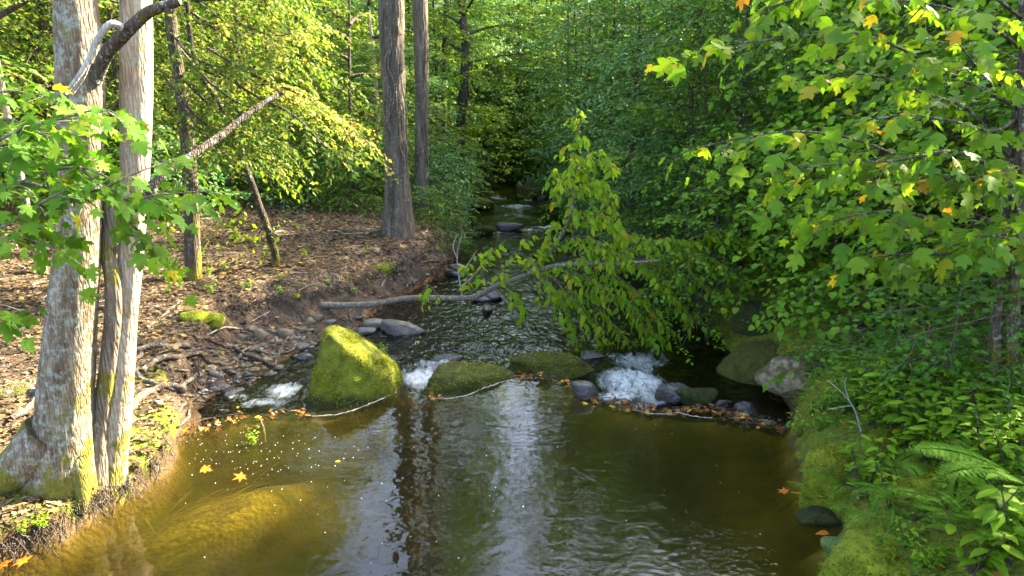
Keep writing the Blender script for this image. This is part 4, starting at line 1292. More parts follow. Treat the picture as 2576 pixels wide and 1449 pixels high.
def big_trunks():
    rng = np.random.default_rng(41)

    def one(px, py, w, tops, mat, label, name, flare, topz, seedk, bend=0, leaf='lime', nb=16, spread=3.2, cz=.55, lz=.1, keep=None):
        b0 = GP(px, py)
        Y = b0[1]
        pts = [b0 + [0, 0, -.25], b0]
        pts += [PY(a, b, Y) for a, b, _ in tops]
        ws = [w * 1.25, w * 1.12] + [q[2] for q in tops]
        R = [x / 2 * ((p - CAM) @ _f) / FPX for x, p in zip(ws, pts)]
        d = norm(pts[-1] - pts[-2])
        up = norm(d + np.array([0, 0, 1.]))
        k = topz - pts[-1][2]
        pts += [pts[-1] + up * k * .5, pts[-1] + up * k]
        R += [R[-1] * .75, R[-1] * .25]
        r = thing(name, label, 'tree', b0)
        B = Buf()
        trunk(B, np.array(pts) - b0, R, 56, 220, .1, flare, seedk, .3)
        put('trunk', B.mesh('trunk', mat), r)
        if nb:
            W, L = crown_of(rng, pts[-3], pts[-1], pts[-1][2] * cz, pts[-1][2], spread, nb, 'lo', lz, .06, keep)
            finish(r, W, L, M['bark_dark'], M[leaf], b0, 'boughs')
        return r, pts, Y, b0
    r, pts, Y, b0 = one(1003, 586, 72, [(1001, 500, 64), (997, 400, 58), (992, 300, 53), (989, 200, 55), (986, 100, 58), (984, 0, 62)], M['bark_brown'],
                        'stout shaggy brown trunk with thin vines, standing at the litter bank left of the stream', 'oak_tree', [(0, .25), (PI * .75, .2), (PI * 1.4, .3), (PI * 1.75, .3)], 13, 6, nb=20)
    for k in range(9):                   # vines on its bark
        x0 = rng.uniform(970, 1030)
        q = []
        y = rng.uniform(560, 590)
        while y > rng.uniform(-40, 260):
            t = np.interp(y, [0, 200, 400, 586], [984, 989, 997, 1003])
            q.append(PY(t + np.clip((x0 - 1000) + rng.normal() * 7, -27, 30), y, Y - .24 + abs(x0 - 1000) * .004))
            y -= rng.uniform(35, 70)
        if len(q) < 3: continue
        B = Buf()
        tube(B, smooth_path(np.array(q) - b0, len(q) * 6), .011 + rng.random() * .008, 5, True, .2)
        put('vine', B.mesh('vine', M['twig']), r)
    one(1061, 536, 33, [(1060, 400, 33), (1061, 200, 33), (1056, 0, 36)], M['bark_brown'], 'straight dark trunk right behind the stout shaggy one', 'oak_tree', [(0, .2), (PI, .2)], 13, 12, nb=18)
    one(1158, 452, 23, [(1157, 380, 23), (1160, 280, 24), (1166, 235, 24), (1170, 120, 20), (1160, 0, 18)], M['bark_dark'], 'crooked trunk at the stream bend, right of the two straight trunks', 'tree', [(0, .2)], 9, 15, nb=18, spread=3.0, cz=.4)
    one(962, 470, 11, [(957, 380, 10), (948, 260, 10), (940, 140, 9), (928, 40, 9)], M['bark_pale'], 'very slender pale stem just left of the stout shaggy trunk', 'sapling', [], 8, 18, nb=10, spread=1.6, cz=.5)
    one(878, 520, 10, [(876, 480, 9), (880, 380, 8)], M['bark_dark'], 'thin dark stem in the low shrubs behind the clearing', 'sapling', [], 6, 19, nb=8, spread=1.3, cz=.5)
    one(108, 690, 20, [(85, 600, 20), (62, 500, 18), (40, 380, 16), (10, 250, 15)], M['bark_pale'], 'thin slanting trunk in the litter seen left of the big grey trunk', 'tree', [(0, .3)], 8, 23, nb=16, spread=2.8, cz=.45, leaf='beech')
    one(40, 500, 34, [(60, 330, 30), (95, 200, 28), (110, 60, 28)], M['bark_dark'], 'dark trunk far behind, at the left edge of the picture', 'tree', [(0, .3)], 9, 24, nb=16, spread=3.0, cz=.45, leaf='beech')


def gold_bough():
    rng = np.random.default_rng(51)
    Y = 10.6
    b0 = np.array([-4.6, 11.3, float(terrain(np.array([-4.6]), np.array([11.3]))[0])])
    r = thing('beech_tree', 'sunlit beech whose golden green boughs droop in an arch toward the stout brown trunk', 'tree', b0)
    W, L = Buf(), Buf()
    W2, L2 = Buf(), Buf()
    tube(W, smooth_path(np.array([b0, b0 + [.1, 0, 2], b0 + [0, .1, 4], b0 + [.3, 0, 7], b0 + [.2, .1, 9]]), 24), np.linspace(.12, .03, 24), 10, False, .15)
    bo = [[(520, 120), (640, 190), (760, 240), (850, 300), (940, 370)], [(500, 60), (600, 60), (690, 90), (790, 70)], [(480, 0), (620, 0), (720, 20), (810, 60)], [(520, 160), (640, 240), (740, 290), (820, 370), (860, 380)],
          [(460, 200), (560, 290), (650, 340), (730, 370)], [(450, 120), (520, 200), (600, 260), (660, 270), (760, 260)], [(480, -80), (580, -70), (660, -60), (740, -10)], [(430, 80), (480, 140), (560, 170), (680, 170)],
          [(470, 160), (600, 210), (700, 215), (800, 270), (900, 310)], [(420, 200), (470, 280), (520, 350), (580, 390)], [(480, 30), (600, 110), (720, 140), (830, 180)], [(500, -40), (640, -20), (690, 40), (770, 110)],
          [(460, 260), (540, 330), (640, 370), (700, 400)], [(430, -40), (520, 20), (620, 100), (700, 130)]]
    for k, b in enumerate(bo):
        q = np.array([PY(x, y, Y + [(.4), (.0), -.3, -.5, -.6][i] * (1 if k % 2 else -.8) + (k % 3) * .35) for i, (x, y) in enumerate(b)])
        gold = k in (0, 8, 1)
        spray(W, L2 if gold else L, rng, q, .022, .004, 'lo', .082, .034, .08, 26, .95, 50, .3, .1, .45, 5, 12, taper=.45)
    put('trunk', shift(W, b0).mesh('trunk', M['bark_dark']), r)
    put('crown', shift(L, b0).mesh('crown', M['beech']), r)
    tag(put('crown', shift(L2, b0).mesh('crown', M['beech_gold']), r), 'golden outer sprays')


def shift(B, base):
    B.V = [v - base for v in B.V]
    return B


def tulip_sapling():
    rng = np.random.default_rng(61)
    b0 = GP(2505, 985)
    Y = b0[1]
    pts = np.array([b0 + [0, 0, -.1], b0] + [PY(a, b, Y) for a, b in ((2508, 860), (2515, 720), (2530, 560), (2545, 400), (2560, 250), (2572, 120), (2580, -40))])
    pts = np.vstack([pts, pts[-1] + [.1, 0, 1.3], pts[-1] + [.1, .1, 2.4]])
    r = thing('tulip_tree', 'slim spotted trunk at the right edge with big lobed leaves, some yellow and brown', 'tree', b0)
    W, L = Buf(), Buf()
    rr = np.array([.042, .038, .034, .031, .028, .026, .024, .022, .02, .016, .008])
    tube(W, smooth_path(pts, 60), smooth_path(rr[:, None], 60)[:, 0], 14, False, .12, 4)
    y = Y
    br = [[(2545, 262, y), (2497, 240, y - .1), (2400, 190, y - .3), (2312, 145, y - .45), (2215, 100, y - .6), (2127, 82, y - .7), (2000, 95, y - .75), (1850, 110, y - .8), (1760, 125, y - .8)],
          [(2510, 520, y), (2432, 480, y - .2), (2340, 430, y - .4), (2242, 385, y - .55), (2127, 345, y - .65), (1997, 330, y - .7), (1880, 345, y - .7), (1760, 370, y - .7)],
          [(2520, 640, y), (2440, 600, y - .3), (2360, 560, y - .5), (2267, 530, y - .6), (2160, 540, y - .7), (2090, 560, y - .7)],
          [(2520, 700, y), (2430, 640, y - .5), (2360, 640, y - .7), (2260, 640, y - .8), (2200, 650, y - .8)],
          [(2535, 450, y), (2460, 400, y - .5), (2380, 380, y - .8), (2280, 400, y - .9), (2150, 410, y - .9), (2010, 420, y - .9)],
          [(2555, 300, y), (2500, 330, y - .4), (2420, 310, y - .7), (2300, 290, y - .8), (2180, 300, y - .8)],
          [(2570, 120, y), (2480, 60, y - .3), (2380, 20, y - .5), (2250, 0, y - .6), (2050, -10, y - .6), (1930, 20, y - .6)],
          [(2540, 480, y), (2560, 520, y - .5), (2560, 560, y - .7), (2500, 600, y - .9)],
          [(2530, 580, y), (2570, 480, y - .6), (2560, 420, y - .8), (2520, 440, y - 1.)],
          [(2525, 640, y), (2560, 620, y - .5), (2540, 600, y - .9), (2460, 590, y - 1.)],
          [(2560, 250, y), (2500, 200, y - .4), (2450, 160, y - .6), (2400, 90, y - .7)],
          [(2540, 400, y), (2440, 280, y - .2), (2340, 240, y - .1), (2200, 190, y - .1), (2060, 190, y)],
          [(2575, 50, y), (2450, -40, y - .3), (2300, -60, y - .4), (2100, -70, y - .4), (1950, -40, y - .4)],
          [(2510, 560, y), (2400, 520, y + .1), (2280, 470, y + .1), (2150, 450, y + .1), (1990, 460, y + .2)]]
    for k, b in enumerate(br):
        q = W3(b)
        spray(W, L, rng, q, .012, .004, 'tulip', .105, .07, .14, 20 if len(b) > 5 else 11, .46, 48, .3, .16, .5, 6, 20, taper=.3)
    finish(r, W, L, M['bark_limb'], M['tulip'], b0, 'trunk', 'foliage')
    # second thinner stem behind it
    b1 = GP(2545, 985)
    q = np.array([b1] + [PY(a, b, b1[1]) for a, b in ((2550, 800), (2560, 500), (2575, 200))] + [PY(2590, -100, b1[1])])
    r = thing('sapling', 'second thin stem standing right behind the slim spotted trunk', 'sapling', b1)
    W, L = Buf(), Buf()
    tube(W, smooth_path(q, 30), np.linspace(.045, .02, 30), 10, True, .15)
    for k in range(6):
        p = smooth_path(q, 30)[12 + 3 * k]
        a = rng.uniform(0, 6.28)
        spray(W, L, rng, np.array([p, p + [.4 * math.cos(a), .4 * math.sin(a), .1], p + [.9 * math.cos(a), .9 * math.sin(a), 0.]]), .01, .003, 'star', .1, .09, .2, 6, .35)
    finish(r, W, L, M['bark_limb'], M['gum'], b1, 'trunk', 'foliage')
    # dead lichened stub hanging from the canopy
    q = W3([(2150, -900, 3.7), (2145, -400, 3.65), (2137, -60, 3.6), (2135, 20, 3.6), (2125, 125, 3.6), (2133, 190, 3.6), (2128, 250, 3.6), (2122, 296, 3.6)])
    c = q[-1].copy()
    B = Buf()
    tube(B, smooth_path(q - c, 70), np.linspace(.024, .0115, 70), 9, True, .35, 5)
    tag(put('dead_branch', B.mesh('dead_branch', M['stub'])), 'pale lichen-crusted dead branch hanging straight down in front of the upper right leaves', 'branch')


def fallen_branch():
    rng = np.random.default_rng(71)
    b0 = GP(812, 768)
    y0 = b0[1]
    main = [(812, 768, y0), (880, 768, y0 - .1), (955, 763, y0 - .25), (1030, 750, y0 - .4), (1110, 750, y0 - .55), (1190, 748, y0 - .75), (1245, 722, y0 - .85), (1330, 690, y0 - 1.0)]
    base = b0
    r = thing('fallen_tree', 'leafy young tree fallen from the left bank across the stream, leaves still green', 'fallen tree', base)
    L, S = Buf(), Buf()
    W = S
    q = W3(main)
    q = np.vstack([q[0] + [-.35, .15, -.05], q])
    tube(S, smooth_path(q, 50), np.linspace(.054, .032, 50), 12, True, .16, 3)
    y = y0 - 1.0
    t2 = W3([(1330, 690, y), (1400, 610, y - .05), (1438, 530, y - .1), (1438, 440, y - .1), (1450, 370, y - .1), (1462, 300, y - .1)])
    tube(S, smooth_path(t2, 30), np.linspace(.03, .008, 30), 8, True, .15, 4)
    t3 = W3([(1330, 690, y), (1400, 668, y - .1), (1500, 664, y - .2), (1560, 664, y - .25), (1660, 655, y - .3)])
    tube(S, smooth_path(t3, 24), np.linspace(.03, .02, 24), 8, True, .15, 5)
    t4 = W3([(1245, 728, y0 - .85), (1285, 770, y0 - 1.), (1310, 805, y0 - 1.1), (1334, 832, y0 - 1.15)])
    tube(S, smooth_path(t4, 14), np.linspace(.022, .012, 14), 8, True, .15, 6)
    br = [
        # the rising plume
        ([(1400, 610), (1438, 530), (1436, 440), (1450, 370), (1464, 296)], 18, .42, 0),
        ([(1436, 440), (1470, 400), (1500, 380), (1530, 400)], 8, .35, -.1), ([(1437, 500), (1480, 470), (1520, 480), (1550, 540)], 9, .4, .1), ([(1430, 560), (1500, 540), (1540, 560), (1570, 610)], 10, .4, 0),
        ([(1438, 480), (1410, 470), (1400, 440), (1395, 500)], 5, .2, 0), ([(1420, 590), (1400, 560), (1380, 590), (1370, 620)], 6, .25, 0), ([(1440, 420), (1470, 440), (1490, 460)], 6, .3, .1),
        # left shoots
        ([(1245, 722), (1260, 690), (1290, 640), (1330, 600)], 5, .25, 0), ([(1190, 748), (1175, 700), (1180, 660), (1210, 640)], 5, .22, 0), ([(1230, 730), (1210, 690), (1225, 650), (1250, 620)], 5, .25, -.1),
        ([(1110, 750), (1095, 735), (1075, 715), (1070, 760)], 4, .15, -.1), ([(1310, 700), (1330, 650), (1350, 660), (1370, 620)], 6, .3, 0), ([(1270, 715), (1290, 740), (1310, 770)], 5, .25, 0),
        # body
        ([(1330, 690), (1420, 660), (1510, 640), (1600, 660)], 12, .42, -.1), ([(1400, 668), (1480, 700), (1560, 740), (1620, 800)], 12, .42, -.15), ([(1360, 690), (1410, 760), (1440, 820), (1460, 880)], 11, .36, 0),
        ([(1380, 690), (1450, 760), (1500, 820), (1530, 870)], 12, .4, -.1), ([(1450, 670), (1560, 700), (1640, 770), (1690, 830)], 12, .42, 0), ([(1500, 664), (1600, 620), (1680, 600), (1740, 620)], 12, .42, .1),
        ([(1560, 664), (1680, 640), (1780, 640), (1840, 690)], 12, .45, .15), ([(1600, 660), (1700, 680), (1780, 720), (1850, 770)], 12, .45, .1), ([(1640, 655), (1740, 600), (1810, 580), (1860, 600)], 11, .42, .2),
        ([(1480, 690), (1580, 780), (1630, 830), (1660, 850)], 10, .35, -.15), ([(1340, 690), (1380, 720), (1420, 740), (1480, 740)], 9, .34, -.1), ([(1600, 640), (1660, 700), (1700, 760), (1740, 790)], 11, .4, .05),
        ([(1420, 720), (1520, 790), (1560, 840), (1610, 870)], 10, .34, -.05), ([(1460, 640), (1530, 600), (1600, 590), (1640, 610)], 10, .38, .1), ([(1360, 660), (1430, 600), (1490, 600), (1540, 640)], 10, .38, 0)]
    for b, ns, sl, dy in br:
        t = np.linspace(0, 1, len(b))
        qq = W3([(x, yy, y - .05 + dy * tt - .12 * (xx := 0)) for (x, yy), tt in zip(b, t)])
        spray(W, L, rng, qq, .008, .003, 'ovate', .115, .046, .06, int(ns * 1.5), sl * 1.08, 50, .36, .36, .55, 5, 10, taper=.4)
    finish(r, S, L, M['twig'], M['branchleaf'], base, 'trunk', 'foliage')
    # bare forked twigs over the water near the left bank
    B = Buf()
    y = y0 + 1.2
    for b in ([(1165, 760), (1155, 700), (1150, 640), (1165, 580)], [(1155, 700), (1180, 660), (1200, 630)], [(1150, 650), (1140, 620), (1150, 590)], [(1160, 720), (1185, 700), (1215, 660)]):
        qq = W3([(a, c, y) for a, c in b]) - base
        tube(B, smooth_path(qq, 12), np.linspace(.014, .005, 12), 5, True, .2)
    tag(put('bare_branch', B.mesh('bare_branch', M['twig_grey']), r), 'bare grey forked twigs')


PROTO = {}


def make_protos():
    def pro(key, H, spread, leafm, wood, seed, label, **kw):
        rng = np.random.default_rng(seed)
        W, L = grow(rng, H, kw.pop('r0', H * .011), spread, **kw)
        PROTO[key] = (W.mesh('trunk', M[wood]), L.mesh('crown', M[leafm]), H)
    pro('green_a', 8, 2.7, 'green', 'bark_dark', 1, '', leaf=0.125, gap=0.05, nb=40, nsec=13)
    pro('green_b', 8, 2.4, 'green', 'bark_dark', 2, '', leaf=0.12, gap=0.05, nb=42, nsec=12, lean=(.06, .02), elev=20)
    pro('blue_a', 8, 2.7, 'blue', 'bark_dark', 3, '', leaf=0.12, gap=0.05, nb=40, nsec=13, elev=25)
    pro('blue_b', 8, 2.3, 'blue', 'bark_dark', 4, '', leaf=0.11, gap=0.046, nb=42, nsec=12)
    pro('lime_a', 8, 2.7, 'lime', 'bark_dark', 5, '', leaf=0.125, gap=0.05, nb=38, nsec=13, elev=15)
    pro('beech_a', 8, 2.9, 'beech', 'bark_dark', 6, '', leaf=0.105, gap=0.045, nb=38, nsec=13, elev=15, droop=.3)
    pro('beech_b', 8, 2.6, 'beech', 'bark_dark', 7, '', leaf=0.105, gap=0.045, nb=40, nsec=13, elev=22, droop=.3)
    pro('redbud', 4, 1.9, 'redbud', 'bark_dark', 8, '', leaf=.105, gap=.075, nb=30, nsec=11, kind='heart', r0=.05, zmin=.06, elev=18, droop=.35)
    pro('understory', 4.5, 1.8, 'redbud', 'bark_dark', 9, '', leaf=.1, gap=.07, nb=32, nsec=11, kind='ovate', r0=.05, zmin=.05)
    pro('shrub_a', 1.6, 1.0, 'blue', 'bark_dark', 10, '', leaf=.1, gap=.055, nb=22, nsec=8, r0=.018, zmin=.04)
    pro('shrub_b', 1.6, 1.1, 'green', 'bark_dark', 11, '', leaf=.1, gap=.055, nb=22, nsec=8, r0=.018, zmin=.04, elev=20)
    pro('gum', 2.4, 1.0, 'gum', 'twig', 12, '', leaf=.105, gap=.085, nb=20, nsec=6, kind='star', r0=.02, zmin=.08, elev=22)
    pro('tall', 18, 4.2, 'green', 'bark_dark', 14, '', leaf=.28, gap=.085, nb=40, nsec=13, zmin=.42, r0=.17)
    pro('shade', 10, 3.2, 'green', 'bark_dark', 13, '', leaf=.19, gap=.09, nb=36, nsec=13)


def place(key, name, cat, x, y, H, label, group, rz=None, wide=1.0, rng=RNG):
    tm, cm, h0 = PROTO[key]
    z = float(terrain(np.array([x]), np.array([y]))[0])
    r = thing(name, label, cat, (x, y, z - .05), group)
    put('trunk' if cat == 'tree' else 'stem', tm, r)
    put('crown' if cat == 'tree' else 'foliage', cm, r)
    k = H / h0
    kw = k ** .55 * wide
    r.scale = (kw, kw, k)
    r.rotation_euler = (0, 0, rng.uniform(0, 6.28) if rz is None else rz)
    return r


def hmax(x, y, cr):  # caps tree heights to leave a corridor open for the sun
    p, s = sun_ps(x, y)
    if s < 3.0 or p > 13:
        return 14
    if 5.0 - cr < p < 7.3 + cr * .6:
        return (-1.55 + .70 * (s - cr * .8) * .82) / .819 if p > 7.6 or p < 4.8 else (-1.55 + .574 * (s - cr * .8)) / .819
    if p >= 7.6:
        return max(2.5, (.0 + .574 * (s - cr * .5)) / .819)
    return 14


def forest():
    rng = np.random.default_rng(91)
    pts = []

    def ok(x, y, d):
        return all((x - a) ** 2 + (y - b) ** 2 > d * d for a, b in pts)
    # forest on both sides and behind
    tries = 0
    while tries < 6000 and len(pts) < 150:
        tries += 1
        y = rng.uniform(9, 46)
        x = rng.uniform(-.78 * y - 3, .78 * y + 3)
        sw = float(sdist(np.array([x]), np.array([y]), WATER_POLY)[0])
        left = x < np.interp(y, MIDY, MIDX)
        if sw < (1.3 if left else 1.4):
            continue
        if left and y < 17.5 + max(0, -x - 5) * -.55 and x > -9:
            continue
        if left and y < 12: continue
        if left and y < 21 and x > -3.6: continue      # view past the standing trunks
        if not left and y < 12.5 and x < 5: continue
        if not ok(x, y, 1.7 + y * .016):
            continue
        pts.append((x, y))
        az = math.degrees(math.atan2(x, y))
        sunny = left and y < 20 and x < -3
        H = rng.uniform(6.5, 9.5) if not left else rng.uniform(6.5, 10)
        if -9 < az < 6:
            H = rng.uniform(5.0, 8.0) + (y - 20) * .06
        cr = 2.2
        if -14 < az < -5.5 and y < 27: H = min(H, 4.2)
        if -2 < az < 4: H = min(H, 3.5 + (y - 10) * .16)
        H = min(H, hmax(x, y, cr)) if not sunny else H
        if H < 2: continue
        if sunny:
            key, lab, grp = ('beech_a', 'beech_b')[len(pts) % 2], 'yellow-green sunlit beech in the thicket behind the left trunks', 'sunlit beeches behind the left trunks'
        elif az < -10:
            key = rng.choice(['lime_a', 'green_a', 'lime_a', 'blue_b', 'green_b']); lab, grp = 'green forest tree in the shade beyond the litter clearing', 'trees beyond the litter clearing'
        elif az < 4:
            key = rng.choice(['lime_a', 'blue_a', 'green_b', 'blue_b']); lab, grp = 'forest tree crowding the view above the far bend of the stream', 'trees above the stream bend'
        elif az < 16:
            key = rng.choice(['blue_a', 'green_a', 'blue_b', 'blue_a']); lab, grp = 'bluish-green tree on the right bank behind the leafy fallen branch', 'trees behind the fallen branch'
        else:
            key = rng.choice(['green_a', 'green_b', 'blue_a']); lab, grp = 'dense green tree on the right slope behind the big lobed leaves', 'trees on the right slope'
        place(key, 'forest_tree', 'tree', x, y, H, lab, grp, rng=rng)
    # a first row along the right bank, close to the water
    row = [(2.9, 12.6, 4.2, 'understory'), (3.3, 15.2, 6.5, 'blue_a'), (2.6, 17.4, 6.5, 'blue_b'), (2.5, 20.5, 6.5, 'green_a'), (4.6, 11.4, 4.8, 'redbud'), (5.9, 12.8, 6.0, 'green_a'), (4.4, 9.4, 3.6, 'redbud'), (3.75, 8.2, 2.5, 'redbud'),
           (5.6, 9.0, 4.4, 'understory'), (4.9, 7.2, 4.3, 'redbud'), (6.8, 8.4, 5.6, 'redbud'), (6.2, 10.4, 5.4, 'understory'), (7.6, 10.9, 7.0, 'green_b'), (6.0, 6.2, 4.4, 'understory'), (2.7, 10.6, 2.4, 'understory'),
           (2.2, 24.2, 6.0, 'blue_a'), (2.3, 28, 6.5, 'green_b'), (4.6, 29.5, 7, 'blue_b'), (.2, 42, 7, 'green_b'), (1.8, 44, 8, 'blue_a'), (-1.8, 33, 7.5, 'blue_b'), (-2.6, 28.5, 8, 'green_a'), (-2.6, 24.8, 6.0, 'lime_a'),
           (4.1, 6.35, 2.4, 'understory'), (3.9, 9.6, 2.6, 'redbud'), (4.3, 7.5, 2.8, 'redbud'), (4.5, 8.2, 3.3, 'understory'), (5.3, 8.0, 4.0, 'redbud'), (5.0, 10.4, 4.2, 'redbud'), (4.0, 10.2, 3.2, 'understory')]
    for i, (x, y, H, k) in enumerate(row):
        H = min(H, max(2.0, hmax(x, y, 1.6)))
        near = y < 13
        n = 'understory_tree' if not near else 'shrub'
        lab = {'redbud': 'bush of heart-shaped leaves hanging over the right bank boulders', 'understory': 'bush of oval dark green leaves in the thicket above the right bank boulders'}.get(k) if near and k in ('redbud', 'understory') else \
            ('leafy tree leaning over the stream edge near the far bend' if y > 22 else 'small tree of the dark thicket beyond the right bank boulders')
        if near:
            grp = {'redbud': 'heart-leaved bushes of the right bank', 'understory': 'oval-leaved bushes of the right bank'}.get(k, 'thicket trees beyond the boulders')
        else:
            hue = {'b': 'bluish-green', 'g': 'fresh green', 'l': 'lime green', 'u': 'dark green'}[k[0]]
            lab = hue + ' ' + lab
            grp = hue + (' trees by the far bend' if y > 22 else ' thicket trees beyond the boulders')
        place(k, n, 'tree' if not near else 'shrub', x, y, H, lab, grp, rng=rng, wide=1.0 if y < 13 else .95)
    # the tall canopy: trunks and high crowns far behind, added to block the sky reflected in the pool, gaps left between
    for az, d, H in [(-38, 24, 17), (-30, 27, 18), (-22, 28, 19), (-19.5, 34, 20), (-4.8, 30, 19), (-4.6, 38, 21), (7.2, 31, 20), (12, 33, 19), (6.5, 41, 21), (2.2, 36, 21), (3.9, 33, 20), (-1.6, 46, 21), (24, 34, 19), (-25, 36, 20)]:
        a = math.radians(az)
        place('tall', 'canopy_tree', 'tree', d * math.sin(a), d * math.cos(a), H, 'tall forest tree whose high crown rises above the upper edge of the view', 'tall canopy trees', rng=rng, wide=.33 if -2 < az < 4 else .62 if -6 < az < 12 else .9)
    # right-bank trees added to throw shade on the gravel bar and pyramid boulder
    for x, y, H, k in [(3.9, 13.3, 6.2, 'green_b'), (5.2, 13.7, 7.2, 'blue_b'), (6.7, 15.0, 8.6, 'green_a'), (3.2, 14.6, 5.6, 'blue_a'), (3.3, 11.9, 5.4, 'green_a')]:
        place(k, 'understory_tree', 'tree', x, y, H, 'leafy tree of the shaded thicket between the boulders and the far bend', 'thicket trees between boulders and bend', rng=rng, wide=.85 if y > 12 else .55)
    for x, y, H, k in [(-1.6, 33.4, 6, 'green_a'), (.2, 35.2, 6.5, 'blue_a'), (2.2, 36.4, 6.5, 'green_b'), (-3.2, 32, 6, 'blue_b'), (4.4, 38, 7, 'lime_a'), (-.6, 36.8, 7, 'lime_a'), (1.4, 38.4, 7, 'blue_b')]:
        place(k, 'understory_tree', 'tree', x, y, H, 'dense tree closing the view at the end of the visible stream', 'trees at the end of the visible stream', rng=rng)
    for x, y, H in [(-1.5, 31.6, 3), (-.6, 32.4, 2.6), (.3, 33.0, 2.8), (1.2, 33.7, 3), (2.2, 34.2, 3), (3.2, 34.8, 3.2), (.9, 35, 3.6), (-.2, 34, 3.4), (2.4, 36, 4)]:
        place('understory', 'shrub', 'shrub', x, y, H, 'broad dark bush at the end of the visible stream', 'bushes at the end of the visible stream', rng=rng, wide=1.2)
    for x, y, H in [(7.5, 34.5, 11), (10.5, 37, 12), (6.6, 31.5, 10), (13, 34, 12)]:  # added to keep the sun off the far end of the stream
        place('green_a', 'forest_tree', 'tree', x, y, H, 'tall dense tree on the right slope beyond the far bend', 'tall trees beyond the far bend', rng=rng, wide=1.1)
    for i, (x, y) in enumerate([(-1.3, 31.9), (-.5, 32.6), (.2, 33.3), (.9, 33.9), (1.7, 34.4), (2.5, 35), (3.3, 35.4), (-.2, 33.6), (.8, 34.8)]):
        place(('shrub_a', 'shrub_b')[i % 2], 'shrub', 'shrub', x, y, 1.7, 'dark shrub at the end of the visible stream', 'shrubs at the end of the visible stream', rng=rng, wide=1.2)
    ca, sa = math.cos(SUN_AZ), math.sin(SUN_AZ)  # unseen trees below are added, set along the sun direction to block it
    for p, q, H, wd in [(1.2, 13, 12, 1), (-1.5, 10.5, 11, 1), (-2, 16, 14, 1), (1.5, 17.5, 14, 1), (-5, 13, 12, 1), (3.75, 11, 10, .42), (3.8, 14.5, 13, .42), (3.9, 18.5, 16, .42)]:
        place('shade', 'forest_tree', 'tree', -p * ca + q * sa, p * sa + q * ca, H, 'tall dense tree added beside the pool, outside the edge of the view, to block the sun', 'tall trees beside the pool', rng=rng, wide=wd)
    place('shade', 'forest_tree', 'tree', -9.5, 9.5, 9, 'tall dense tree added beside the pool, outside the edge of the view, to block the sun', 'tall trees beside the pool', rng=rng)


def far_wood():
    rng = np.random.default_rng(95)
    n = 60000
    y = rng.uniform(44, 78, n)
    x = rng.uniform(-.85, .85, n) * y
    z0 = terrain(x, y)
    hh = 9 + 4 * fbm(np.stack([x * .25, y * .25, x * 0], 1), 2, 5)
    z = z0 + rng.uniform(0, 1, n) ** .8 * hh
    P = np.stack([x, y, z], 1)
    cl = fbm(P * .55, 2, 7)
    P = P[cl > -.12]
    m = len(P)
    L = Buf()
    add_leaves(L, 'lo', P, rng.normal(size=(m, 3)) * [1, 1, .35], np.array([0, -.3, 1]) + rng.normal(size=(m, 3)) * .5, rng.uniform(.3, .6, m), rng.random(m))
    tag(put('far_forest', L.mesh('far_forest', M['blue'], False)), 'far wood on the hillside closing the view', 'forest', kind='stuff')


def streamside_shrubs():
    rng = np.random.default_rng(97)
    L1, G1 = 'bluish-green shrub at the foot of the two straight trunks by the stream', 'shrubs at the foot of the straight trunks'
    L2, G2 = 'low dark shrub along the back edge of the litter clearing', 'low shrubs behind the litter clearing'
    L3, G3 = 'shrub overhanging the right shore of the far stream', 'shrubs along the far right shore'
    L4, G4 = 'shrub on the left bank of the far stream', 'shrubs along the far left shore'
    for px, py, H, k in [(1075, 520, 1.3, 'shrub_a'), (1100, 545, 1.0, 'shrub_a'), (1085, 560, .8, 'shrub_b'), (1120, 520, 1.2, 'shrub_a'), (1130, 560, .8, 'shrub_a'), (1050, 545, .7, 'shrub_b'), (1110, 490, 1.6, 'shrub_a'), (1140, 600, .5, 'shrub_a'), (1125, 625, .4, 'shrub_b')]:
        p = GP(px, py, 0, False)
        place(k, 'shrub', 'shrub', p[0], p[1], H, L1, G1, rng=rng)
    for i in range(46):
        px = rng.uniform(520, 960)
        yy = rng.uniform(17.0, 26)
        p = PY(px, 450, yy)
        place(('shrub_a', 'shrub_b')[i % 2], 'shrub', 'shrub', p[0], yy, rng.uniform(.7, 1.7), L2, G2, rng=rng)
    for i, (x, y) in enumerate([(1.7, 17.2), (1.9, 19.3), (1.75, 21.6), (1.7, 23.6), (1.75, 26), (1.9, 28.6), (2.6, 28.4), (2.4, 15.2), (3.0, 13.8), (2.5, 18.4), (2.6, 22.6), (2.9, 11.6), (3.6, 29.6), (4.6, 30.6)]):
        place(('shrub_b', 'shrub_a')[i % 2], 'shrub', 'shrub', x, y, rng.uniform(1.2, 2.0), L3, G3, rng=rng)
    for i, (x, y) in enumerate([(-1.9, 20.4), (-1.75, 22.4), (-1.7, 26.2), (-1.8, 28.6), (-2.5, 23.6), (-2.8, 20.8), (-2.2, 30.4)]):
        place(('shrub_a', 'shrub_b')[i % 2], 'shrub', 'shrub', x, y, rng.uniform(1.0, 1.7), L4, G4, rng=rng)
    for i in range(110):
        yy = rng.uniform(19, 40)
        x = rng.uniform(-.75, .75) * yy
        if float(sdist(np.array([x]), np.array([yy]), WATER_POLY)[0]) < .9: continue
        place(('shrub_b', 'shrub_a')[i % 2], 'shrub', 'shrub', x, yy, rng.uniform(1.3, 2.6), 'shrub of the forest undergrowth among the background trees', 'undergrowth shrubs in the background', rng=rng, wide=1.3)
    for i in range(20):                  # behind the left trunks
        px, yy = rng.uniform(-60, 520), rng.uniform(14, 22)
        p = PY(px, 450, yy)
        place(('shrub_b', 'shrub_a')[i % 2], 'shrub', 'shrub', p[0], yy, rng.uniform(.8, 1.8), 'low shrub in the shade behind the left pool-bank trunks', 'low shrubs behind the left trunks', rng=rng)
